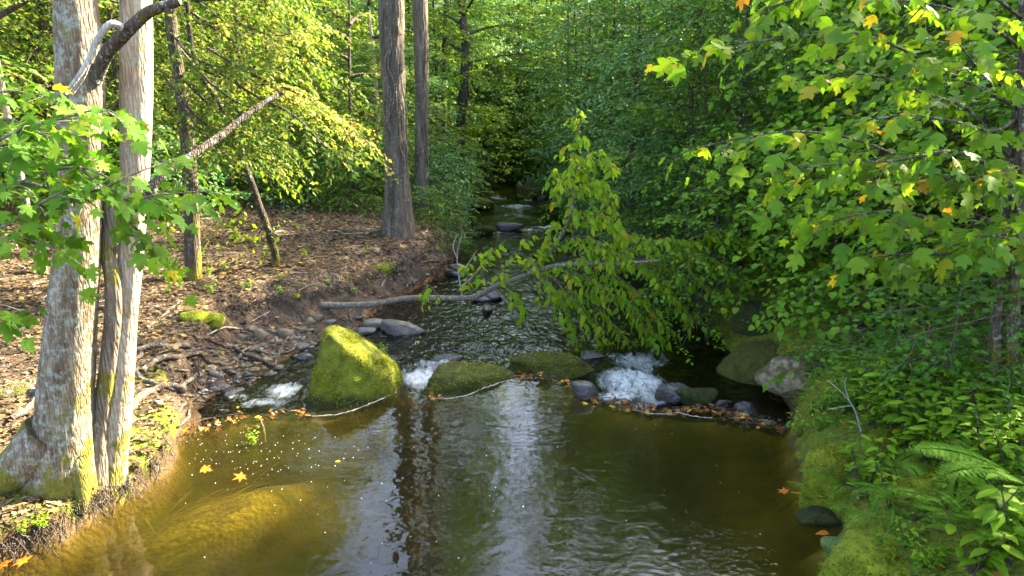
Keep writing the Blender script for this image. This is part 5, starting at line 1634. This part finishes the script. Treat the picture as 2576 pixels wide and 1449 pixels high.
# ------------------------------------------------------------------ low growth, litter, debris
def frond(L, rng, base, dirv, ln, droop=.5, pairs=22, wid=.2):
    u = np.linspace(0, 1, pairs)
    up = np.array([0, 0, 1.])
    d = norm(dirv)
    pts = base + d * (ln * u)[:, None] + up * (ln * (.35 * u - droop * u * u))[:, None]
    tg = norm(np.gradient(pts, axis=0))
    s = norm(np.cross(tg, up))
    pw = ln * wid * np.sin(PI * np.clip(u * .9 + .12, 0, 1)) ** .8
    for sg in (-1, 1):
        for k in range(3, pairs):        # each pinna: a row of leaflets
            ax = norm(s[k] * sg + tg[k] * .35 - up * .12)
            m = max(3, int(pw[k] / .011))
            v = np.linspace(.1, .95, m)
            q = pts[k] + ax * (pw[k] * v)[:, None]
            for g in (-1, 1):
                side = norm(tg[k]) * g + ax * .45
                add_leaves(L, 'narrow', q, np.tile(side, (m, 1)), np.tile(np.cross(s[k] * -1, tg[k]) + up * .6 + rng.normal(size=3) * .08, (m, 1)), (pw[k] * .4 * (1.15 - v)).clip(.01, .045), rng.random(m))
    return pts


def right_bank_plants():
    rng = np.random.default_rng(111)
    # ---- ferns
    fl = [((2560, 1260), 5, .55, 'large fern at the right edge below the leafy plants'), ((2470, 1240), 5, .36, 'bright fern in the middle of the right bank greenery'), ((2230, 1215), 5, .32, 'feathery fern beside the mossy hump'),
          ((2120, 1262), 4, .3, 'fern growing at the top of the long pool-edge rock'), ((2045, 1290), 3, .22, 'small fern hanging over the pool from the dark mossy rock'), ((2250, 1300), 5, .3, 'pale fern below the mossy hump'),
          ((2380, 1330), 5, .34, 'fern above the broad mossy corner rock'), ((2430, 1360), 4, .3, 'fern at the right of the mossy corner rock'), ((2560, 1400), 5, .36, 'fern cut by the bottom right corner of the picture'),
          ((2500, 1010), 5, .34, 'fern at the foot of the slim spotted trunk'), ((2560, 1050), 5, .4, 'fern right of the slim spotted trunk foot'), ((2330, 1290), 5, .28, 'fern in the moss right of the pale fern'), ((2180, 1340), 4, .26, 'small fern between the two rocks of the near right shore')]
    for (px, py), n, ln, lab in fl:
        p = GP(px, py)
        ln *= 1.1
        L = Buf()
        a0 = rng.uniform(0, 6.28)
        for k in range(n):
            a = a0 + k * 2 * PI / n + rng.normal() * .3
            frond(L, rng, np.zeros(3), np.array([math.cos(a), math.sin(a), .35]), ln * rng.uniform(.8, 1.25), .5)
        tag(put('fern', L.mesh('fern', M['fern']), None, p + [0, -.03, .12]), lab, 'fern', 'ferns of the right bank')
    # ---- leafy plants: a few made, then copied
    protos = []
    for k in range(6):
        W, L = Buf(), Buf()
        big = k in (1, 4)
        for s in range(3 + k % 3):
            a = rng.uniform(0, 6.28)
            h = rng.uniform(.22, .42) * (1.15 if big else 1)
            d = np.array([math.cos(a), math.sin(a), 0])
            q = smooth_path(np.array([[0, 0, 0], d * .05 + [0, 0, h * .5], d * .14 + [0, 0, h]]) + rng.normal(size=(3, 3)) * .012, 8)
            tube(W, q, np.linspace(.005, .0025, 8), 4, False)
            P, X, N, S = [], [], [], []
            for j in range(5 if big else 8):
                i = 2 + j % 6
                for sg in (0, PI):
                    b = j * 1.57 + sg + a
                    ax = np.array([math.cos(b), math.sin(b), .1 - .3 * rng.random()])
                    P.append(q[i] + ax * .02); X.append(ax); N.append(np.array([0, -.15, 1]) + rng.normal(size=3) * .22); S.append((.12 if big else .085) * rng.uniform(.65, 1.15) * (1 if j < 5 else .7))
            P.append(q[-1]); X.append(d + [0, 0, .1]); N.append([0, 0, 1]); S.append(.07)
            add_leaves(L, 'ovate', np.array(P), np.array(X), np.array(N), np.array(S), rng.random(len(P)))
        protos.append((W.mesh('stem', M['rootdark']), L.mesh('foliage', M['plant'])))

    def plant(px, py, k, sc, lab, grp):
        p = GP(px, py)
        r = thing('leafy_plant', lab, 'plant', p, grp)
        put('stem', protos[k][0], r); put('foliage', protos[k][1], r)
        r.scale = (sc,) * 3
        r.rotation_euler = (0, 0, rng.uniform(0, 6.28))
    one = [(2440, 1440, 1, 1.2, 'bright lime plant with broad pointed leaves in the bottom right corner'), (2540, 1420, 4, 1.25, 'tall lime plant beside the broad-leaved one, bottom right corner'), (2190, 1215, 0, 1.15, 'bright leafy plant leaning over the long mossy pool rock'),
           (2280, 1130, 4, 1.0, 'dark broad-leaved plant standing between the mossy rocks'), (2360, 1160, 1, 1.15, 'plant with long light leaves above the mossy hump'), (2010, 1100, 2, .6, 'small seedling at the upper end of the long mossy pool rock'),
           (2060, 1085, 3, .6, 'small bright plant on top of the long mossy pool rock'), (2235, 1275, 3, .8, 'little plant left of the pale fern'), (2130, 1165, 2, .35, 'tiny seedling in the moss of the pool rock'), (2170, 1250, 5, .9, 'leafy plant beside the lower end of the pool rock')]
    for px, py, k, sc, lab in one:
        plant(px, py, k, sc, lab, 'leafy plants of the right bank')
    n = 0
    while n < 66:
        px, py = rng.uniform(2120, 2600), rng.uniform(1000, 1230)
        if py > 1000 + (px - 2100) * .62 + 30 or (px < 2310 and py > 1090): continue
        if any(abs(px - f[0][0]) < 75 and -20 < py - f[0][1] < 90 for f in fl): continue
        plant(px, py, n % 6, rng.uniform(.7, 1.15), 'bright leafy plant in the dense low growth at the foot of the slim spotted trunk', 'low growth under the slim trunk')
        n += 1
    n = 0
    while n < 40:
        px, py = rng.uniform(2010, 2600), rng.uniform(930, 1050)
        if px < 2080 and py < 1010: continue
        plant(px, py, (0, 2, 3, 5)[n % 4], rng.uniform(.5, .9), 'small shaded plant on the dark soil behind the right bank rocks', 'shaded plants behind the right bank rocks')
        n += 1
    n = 0
    while n < 16:
        px, py = rng.uniform(2150, 2600), rng.uniform(1240, 1460)
        if px < 2150 + (py - 1240) * .35: continue
        if any(abs(px - f[0][0]) < 60 and -20 < py - f[0][1] < 70 for f in fl): continue
        plant(px, py, (0, 2, 3, 5)[n % 4], rng.uniform(.3, .6), 'small plant in the mossy ground of the near right bank', 'small plants of the near right bank')
        n += 1
    # ---- star-leaf seedlings
    for px, py, H, lab in [(2380, 985, 1.25, 'star-leaved sapling left of the slim spotted trunk, taller one'), (2240, 960, 1.0, 'star-leaved sapling above the tan boulder'), (2130, 905, .9, 'star-leaved sapling behind the tan boulder, nearest the water'),
                           (2470, 960, 1.1, 'star-leaved sapling right at the slim spotted trunk'), (2310, 1000, .75, 'short star-leaved sapling in the dark hollow'), (2565, 1000, 1.2, 'star-leaved sapling at the right picture edge'), (2200, 1010, .5, 'lowest star-leaved seedling near the white bare twig')]:
        p = GP(px, py)
        place('gum', 'sapling', 'sapling', p[0], p[1], H, lab, 'star-leaved saplings on the right bank', rng=rng, wide=.95)
    # ---- bare white twig
    B = Buf()
    y = GP(2165, 1085)[1] - .1
    for b, r0 in (([(2166, 1085), (2150, 1030), (2120, 990), (2080, 955)], .008), ([(2145, 1020), (2110, 1025), (2080, 1030)], .005), ([(2135, 1005), (2125, 970), (2130, 945)], .005)):
        tube(B, smooth_path(W3([(a, c, y) for a, c in b]), 14), np.linspace(r0, .003, 14), 5, True, .2)
    tag(put('twig', B.mesh('twig', M['twig_grey'])), 'bare whitish forked twig sticking up behind the mossy pool rocks', 'twig')
    B = Buf()
    for b in ([(2145, 1190), (2138, 1215), (2150, 1240), (2158, 1265)], [(2150, 1185), (2144, 1215), (2155, 1235), (2150, 1262)], [(2156, 1240), (2120, 1228), (2105, 1222)]):
        tube(B, smooth_path(np.array([GP(a, c) + [0, -.02, .03] for a, c in b]), 12), .006, 5, True, .2)
    tag(put('vine', B.mesh('vine', M['twig'])), 'brown woody vine lying across the long mossy pool rock', 'vine')
    # ---- grass tufts
    for px, py, n, lab in [(2150, 1425, 60, 'tuft of fine bluish grass on the corner rock'), (2240, 1345, 40, 'tuft of fine grass behind the liverwort rock'), (2215, 1120, 26, 'tuft of broad grass blades between the two mossy rocks'), (2390, 1210, 26, 'tuft of grass on the mossy hump')]:
        p = GP(px, py)
        L = Buf()
        a = rng.uniform(0, 6.28, n)
        X = np.stack([np.cos(a) * .5, np.sin(a) * .5, rng.uniform(.5, 1.1, n)], 1)
        add_leaves(L, 'blade', rng.normal(size=(n, 3)) * [.03, .03, 0], X, np.stack([np.cos(a), np.sin(a), a * 0 + .5], 1), rng.uniform(.1, .2, n), rng.random(n))
        tag(put('grass_tuft', L.mesh('grass_tuft', M['fern']), None, p), lab, 'grass')
    # ---- carpet of tiny leaves
    L = Buf()
    n = 0
    P = []
    while n < 5200:
        x, y = rng.uniform(1.8, 6.5), rng.uniform(3.2, 10)
        P.append((x, y)); n += 1
    P = np.array(P)
    sw = sdist(P[:, 0], P[:, 1], WATER_POLY)
    cn = fbm(np.stack([P[:, 0] * 1.6, P[:, 1] * 1.6, P[:, 0] * 0], 1), 2, 3)
    P = P[(sw > .1) & (P[:, 0] > np.interp(P[:, 1], MIDY, MIDX)) & (cn > -.25)]
    z = terrain(P[:, 0], P[:, 1])
    m = len(P)
    k = 4
    Q = np.repeat(np.stack([P[:, 0], P[:, 1], z], 1), k, 0) + rng.normal(size=(m * k, 3)) * [.05, .05, .02]
    Q[:, 2] += rng.uniform(.0, .09, m * k)
    a = rng.uniform(0, 6.28, m * k)
    add_leaves(L, 'lo', Q, np.stack([np.cos(a), np.sin(a), rng.normal(size=m * k) * .3 + .2], 1), np.array([0, 0, 1.]) + rng.normal(size=(m * k, 3)) * .4, rng.uniform(.02, .055, m * k), rng.random(m * k))
    # moss cushions and tiny leaves on the sunny left bank edge
    n = 1300
    px = rng.uniform(-20, 450, n)
    yy = np.interp(px, [-20, 0, 120, 230, 330, 400, 450], [1385, 1372, 1322, 1262, 1205, 1150, 1090]) + rng.uniform(-75, 8, n)
    Q = np.array([GP(a, b, 0, False) for a, b in zip(px, yy)])
    Q = Q[(Q[:, 2] > .06) & (fbm(Q * 4, 2, 3) > -.15)]
    m = len(Q)
    a = rng.uniform(0, 6.28, m)
    L2 = Buf()
    add_leaves(L2, 'narrow', Q, np.stack([np.cos(a), np.sin(a), rng.uniform(.1, .9, m)], 1), np.array([0, 0, 1.]) + rng.normal(size=(m, 3)) * .4, rng.uniform(.012, .035, m), rng.random(m))
    tag(put('moss_tufts', L2.mesh('moss_tufts', M['lime'])), 'tufts of moss and tiny leaves on the sunny edge of the left bank', 'moss', kind='stuff')
    tag(put('ground_cover', L.mesh('ground_cover', M['gum'])), 'carpet of tiny leaves over the right bank', 'ground cover', kind='stuff')
    for k in range(26):
        px, py = rng.uniform(420, 1120), rng.uniform(560, 745)
        plant(px, py, k % 6, rng.uniform(.25, .5), 'small green seedling in the leaf litter of the clearing', 'seedlings in the leaf litter')
    # ---- little plants on the left bank and the boulder
    for px, py, k, sc, lab in [(640, 1120, 2, .4, 'little plant in the moss at the left pool corner'), (425, 1085, 3, .4, 'seedling at the foot of the bank near the pool corner'), (110, 1330, 2, .35, 'small pale plant on the moss below the big grey trunk'), (55, 1345, 0, .35, 'small grassy plant at the bottom left bank'),
                               (330, 1035, 3, .4, 'seedling among the roots right of the pale trunk'), (985, 690, 5, .5, 'green tuft growing beside the mossy rock on the litter bank'), (930, 925, 0, .2, 'little fern-like plant on the right face of the pyramid boulder'), (965, 890, 2, .3, 'small leafy shoot behind the pyramid boulder'),
                               (1000, 960, 3, .22, 'tiny plant at the right foot of the pyramid boulder'), (900, 965, 2, .2, 'tiny creeping plant low on the pyramid boulder')]:
        if 880 < px < 1010 and py > 880:
            p = PY(px, py, 7.45 if py > 900 else 8.2)
            r = thing('leafy_plant', lab, 'plant', p, None)
            put('stem', protos[k][0], r); put('foliage', protos[k][1], r)
            r.scale = (sc,) * 3
        else:
            plant(px, py, k, sc, lab, None)


def litter():
    rng = np.random.default_rng(121)
    n = 100000
    t = rng.uniform(0, 1, n)
    y = 3.6 + 19 * t ** 1.15
    x = rng.uniform(-1, 0, n) * (y * .7 + 1.0)
    sp = -sdist(x, y, PLAT_POLY); sw = sdist(x, y, WATER_POLY)
    k = (sw > .02) & ((sp > .02) | (rng.random(n) < .5)) & (x < np.interp(y, MIDY, MIDX)) & ((sp > .28) | (rng.random(n) < .7))
    mo = fbm(np.stack([x * .8, y * .8, x * 0], 1) + 5, 3, 21)
    k &= (mo < .3) | (rng.random(n) < .4)
    x, y = x[k], y[k]
    m = len(x)
    z = terrain(x, y) + .006 + rng.random(m) * .022
    a = rng.uniform(0, 6.28, m)
    L = Buf()
    P = np.stack([x, y, z], 1)
    X = np.stack([np.cos(a), np.sin(a), rng.normal(size=m) * .2], 1)
    N = np.array([0, 0, 1.]) + rng.normal(size=(m, 3)) * .3
    S = rng.uniform(.035, .08, m)
    h = rng.random(m) < .22
    add_leaves(L, 'lo', P[~h], X[~h], N[~h], S[~h], rng.random((~h).sum()))
    add_leaves(L, 'star', P[h], X[h], N[h], S[h] * 1.4, rng.random(h.sum()))
    tag(put('leaf_litter', L.mesh('leaf_litter', M['litterleaf'])), 'brown fallen leaves covering the left bank', 'leaf litter', kind='stuff')
    B = Buf()
    k = 0
    while k < 120:                       # fallen sticks in the litter
        x, y = rng.uniform(-9, -1.2), rng.uniform(6.5, 17)
        if -float(sdist(np.array([x]), np.array([y]), PLAT_POLY)[0]) < .15: continue
        a, ln = rng.uniform(0, 6.28), rng.uniform(.1, .45)
        d = np.array([math.cos(a), math.sin(a), 0]) * ln
        q = np.array([[x, y, 0], [x, y, 0] + d * .5 + rng.normal(size=3) * .03, [x, y, 0] + d])
        q[:, 2] = terrain(q[:, 0], q[:, 1]) + .025
        tube(B, smooth_path(q, 6), np.linspace(.009, .004, 6) * rng.uniform(.6, 1.3), 5, True, .2)
        k += 1
    tag(put('twig_litter', B.mesh('twig_litter', M['twig_grey'])), 'grey fallen sticks scattered through the leaf litter of the left bank', 'twig litter', kind='stuff')
    # right bank: scattered brown leaves
    n = 1500
    x, y = rng.uniform(1.8, 7, n), rng.uniform(3.3, 11, n)
    sw = sdist(x, y, WATER_POLY)
    k = (sw > .1) & (x > np.interp(y, MIDY, MIDX))
    x, y = x[k], y[k]; m = len(x)
    L = Buf()
    a = rng.uniform(0, 6.28, m)
    add_leaves(L, 'lo', np.stack([x, y, terrain(x, y) + .02], 1), np.stack([np.cos(a), np.sin(a), a * 0], 1), np.array([0, 0, 1.]) + rng.normal(size=(m, 3)) * .4, rng.uniform(.05, .1, m), rng.random(m))
    tag(put('leaf_litter', L.mesh('leaf_litter', M['litterleaf'])), 'scattered brown leaves on the right bank soil', 'leaf litter', kind='stuff')


def weir_debris():
    rng = np.random.default_rng(131)
    L, W = Buf(), Buf()
    lip = np.array(LIP)

    def along(pxs, n, spread, mat=None, up=.02):
        P = np.array([PZ(a, b, .0) for a, b in pxs])
        q = smooth_path(P, n) + np.stack([rng.normal(size=n) * .05, rng.normal(size=n) * spread, np.abs(rng.normal(size=n)) * up], 1)
        a = rng.uniform(0, 6.28, n)
        h = rng.random(n) < .4
        X = np.stack([np.cos(a), np.sin(a), rng.normal(size=n) * .4], 1)
        N = np.array([0, -.2, 1.]) + rng.normal(size=(n, 3)) * .6
        S = rng.uniform(.03, .08, n)
        add_leaves(L, 'lo', q[~h], X[~h], N[~h], S[~h], rng.random((~h).sum()))
        add_leaves(L, 'star', q[h], X[h], N[h], S[h], rng.random(h.sum()))
        for i in range(n // 7):
            c = q[rng.integers(n)]
            b = rng.uniform(-.5, .5)
            e = np.array([math.cos(b), math.sin(b), 0]) * rng.uniform(.06, .16)
            tube(W, np.array([c - e, c + e + [0, 0, .01]]), .004, 4)
    along([(1290, 951), (1340, 945), (1400, 962), (1470, 992), (1500, 1008)], 60, .045)
    along([(1530, 1014), (1590, 1028), (1650, 1037), (1720, 1036)], 70, .025)
    along([(1700, 1034), (1800, 1040), (1880, 1058), (1985, 1086)], 130, .04)
    along([(495, 1080), (560, 1065), (620, 1048), (745, 1042)], 46, .04)
    along([(740, 1042), (770, 1046)], 16, .03)
    along([(440, 1105), (455, 1090), (490, 1078)], 26, .06)
    along([(1070, 1000), (1110, 1003)], 8, .02)
    tag(put('leaf_debris', L.mesh('leaf_debris', M['wetleaf'])), 'sodden brown leaves caught along the lip of the weir', 'leaf debris', kind='stuff')
    tag(put('twig_debris', W.mesh('twig_debris', M['rootdark'])), 'short sodden sticks caught along the lip of the weir', 'twig debris', kind='stuff')
    # thin white foam edge where the pool meets the stones
    t = NT('foam_edge')
    fm = t.done(t.n('ShaderNodeBsdfPrincipled', {'Base Color': (.45, .42, .36), 'Roughness': .7}))
    B = Buf()
    for pxs in ([(1085, 1001), (1130, 1003), (1180, 992), (1220, 975), (1260, 962), (1305, 951)], [(785, 1047), (850, 1042), (920, 1020), (1000, 986)], [(1590, 1030), (1640, 1040), (1690, 1041)], [(1700, 1036), (1750, 1048), (1790, 1050)]):
        q = smooth_path(np.array([PZ(a, b, .004) for a, b in pxs]), 40)
        q[:, :2] += rng.normal(size=(40, 2)) * .006
        tube(B, q, .0015 + .003 * rng.random(40), 5)
    tag(put('foam_edge', B.mesh('foam_edge', fm)), 'thin pale foam line where the pool touches the weir stones', 'foam', kind='stuff')
    B = Buf()
    V, F = ico(1)
    for k in range(170):
        if k < 120:
            p = PZ(rng.normal(640, 130), rng.normal(1140, 42), .002)
        else:
            p = PZ(rng.uniform(500, 2000), rng.uniform(1060, 1420), .002)
        if p[1] > 7.2 or not inside(np.array([p[0]]), np.array([p[1]]), POOL_POLY)[0]: continue
        B.add(p + V * rng.uniform(.002, .005), [F])
    tag(put('foam_specks', B.mesh('foam_specks', fm)), 'white foam specks drifting on the pool', 'foam', kind='stuff')
    # single leaves one can point to
    def one(px, py, z, size, m, kind, lab, name='fallen_leaf', a=None, onpool=True):
        p = PZ(px, py, z) if onpool else GP(px, py) + [0, 0, .02]
        b = Buf()
        a = rng.uniform(0, 6.28) if a is None else a
        add_leaves(b, kind, np.zeros((1, 3)), np.array([[math.cos(a), math.sin(a), .05]]), np.array([[.1, -.25, 1.]]), np.array([size]), np.array([.5]))
        tag(put(name, b.mesh(name, M[m]), None, p), lab, 'leaf', 'single fallen leaves')
    one(1985, 1240, .06, .1, 'orangeleaf', 'star', 'orange star-shaped leaf held on a thin stalk over the pool by the right bank', a=2.4)
    one(857, 1160, .004, .045, 'yellowleaf', 'lo', 'small yellow leaf afloat in the middle of the pool')
    one(1475, 1012, .01, .07, 'yellowleaf', 'star', 'yellow leaf at the lip beside the left edge of the white cascade')
    one(600, 1022, -.2, .06, 'yellowleaf', 'lo', 'yellow leaf on the wet stones left of the left cascade')
    one(640, 1050, .01, .07, 'yellowleaf', 'lo', 'yellow leaf on the left lip of the weir', a=.2)
    one(570, 955, -.2, .05, 'yellowleaf', 'lo', 'yellow leaf on the glossy black cobbles')
    one(1045, 860, -.28, .06, 'yellowleaf', 'lo', 'yellow leaf in the shallows below the angular grey stone', a=.3)
    one(620, 1195, .004, .12, 'orangeleaf', 'star', 'orange leaf floating by the foot of the pale trunk')
    one(20, 1425, .004, .14, 'orangeleaf', 'star', 'orange leaf floating at the bottom left shore')
    one(70, 1415, .004, .12, 'orangeleaf', 'star', 'second orange leaf at the bottom left shore, nearer the trunk')
    one(505, 1180, .004, .1, 'orangeleaf', 'maple', 'orange brown leaf just under the water by the sunny bank')
    for px, py, m, lab in [(2130, 1075, 'orangeleaf', 'curled orange-brown leaf at the top of the gap between the mossy rocks'), (2115, 1060, 'yellowleaf', 'ochre leaf above the curled orange-brown leaf on the mossy rock'), (2290, 1258, 'wetleaf', 'rust brown leaf below the mossy hump'), (2125, 1155, 'wetleaf', 'dry tan leaf on the moss of the long pool rock'),
                           (2098, 1312, 'orangeleaf', 'rusty leaf at the water edge below the dark mossy rock'), (2350, 1420, 'wetleaf', 'dark leaf on the broad corner rock'), (2250, 1400, 'wetleaf', 'large purple-brown leaf behind the corner rock'), (2085, 1348, 'orangeleaf', 'small orange leaf at the tip of the liverwort rock'), (2105, 1205, 'yellowleaf', 'small yellow leaf in the moss of the long pool rock')]:
        one(px, py, 0, .09, m, 'star' if 'rust' in lab or 'large' in lab else 'ovate', lab, onpool=False)
    B = Buf()
    q = np.array([PZ(1990, 1238, .055), PZ(2030, 1243, .09), PZ(2075, 1250, .16)])
    tube(B, smooth_path(q, 8), .0035, 5)
    tag(put('leaf_stalk', B.mesh('leaf_stalk', M['yellowleaf'])), 'thin yellowish stalk holding the orange star-shaped leaf', 'stalk')
    B = Buf()
    q = np.array([PZ(655, 1055, .02), PZ(664, 1080, -.02), PZ(668, 1112, -.1)])
    tube(B, smooth_path(q, 8), .007, 6)
    tag(put('stick', B.mesh('stick', M['root'])), 'short pale stick dipping into the pool at the left lip', 'stick')
    # weeds combed by the current under the sunny shore
    L = Buf()
    n = 420
    px = rng.uniform(200, 760, n)
    py = 1085 + (760 - px) * .52 + rng.uniform(-10, 150, n)
    P = np.array([PZ(a, b, -.06) for a, b in zip(px, py)])
    k = inside(P[:, 0], P[:, 1], POOL_POLY)
    P = P[k]
    sw = sdist(P[:, 0], P[:, 1], WATER_POLY)
    P = P[(sw < -.05) & (sw > -.75)]
    m = len(P)
    P[:, 2] = np.maximum(terrain(P[:, 0], P[:, 1]) + .02, -.25)
    X = np.array([.75, .66, .12]) + rng.normal(size=(m, 3)) * [.3, .3, .08]
    add_leaves(L, 'blade', P, X, np.array([0, 0, 1.]) + rng.normal(size=(m, 3)) * .3, rng.uniform(.1, .38, m), .25 + .5 * rng.random(m))
    tag(put('water_weed', L.mesh('water_weed', M['litterleaf'])), 'tan weed strands combed by the current along the sunny shore', 'water weed', kind='stuff')
# ------------------------------------------------------------------ light, camera, run
def light_camera():
    w = bpy.data.worlds.new('World')
    SC.world = w
    w.use_nodes = True
    nt = w.node_tree
    bg = nt.nodes['Background']
    sky = nt.nodes.new('ShaderNodeTexSky')
    sky.sky_type = 'NISHITA'
    sky.sun_disc = False
    sky.sun_elevation = SUN_EL
    sky.sun_rotation = SUN_AZ
    sky.air_density = .8
    sky.dust_density = 4.0
    nt.links.new(sky.outputs[0], bg.inputs[0])
    bg.inputs[1].default_value = .1
    s = bpy.data.lights.new('sun', 'SUN')
    s.energy = 4.0
    s.angle = math.radians(.5)
    s.color = (1, .86, .62)
    o = bpy.data.objects.new('sun', s)
    COL.objects.link(o)
    o.location = (20, 18, 30)
    o.rotation_euler = Vector(-SUNV).to_track_quat('-Z', 'Y').to_euler()
    cam = bpy.data.cameras.new('camera')
    cam.sensor_width = 36
    cam.lens = 36 * FPX / 2576
    cam.clip_end = 400
    c = bpy.data.objects.new('camera', cam)
    COL.objects.link(c)
    c.location = CAM
    c.rotation_euler = (PI / 2 - PITCH, 0, 0)
    SC.camera = c
    v = SC.view_settings
    v.view_transform = 'Standard'
    v.look = 'None'
    v.gamma = 1
    v.exposure = EXPOSURE
    cy = SC.cycles
    cy.max_bounces = 10
    cy.diffuse_bounces = 6
    cy.glossy_bounces = 3
    cy.transmission_bounces = 4
    cy.transparent_max_bounces = 12
    cy.caustics_reflective = False
    cy.caustics_refractive = False
    cy.sample_clamp_indirect = 6
    cy.use_denoising = True
    cy.denoiser = 'OPENIMAGEDENOISE'
    cy.use_adaptive_sampling = True
    cy.adaptive_threshold = .02


EXPOSURE = 3.95
import time as _t
_t0 = _t.time()


def step(f):
    f()
    print('%-22s %.1f' % (f.__name__, _t.time() - _t0))


for f in (light_camera, build_ground, build_water, build_rocks, build_roots, left_trees, maple_sapling, leaning_tree, big_trunks, gold_bough, tulip_sapling, fallen_branch,
          make_protos, forest, far_wood, streamside_shrubs, right_bank_plants, litter, weir_debris):
    step(f)
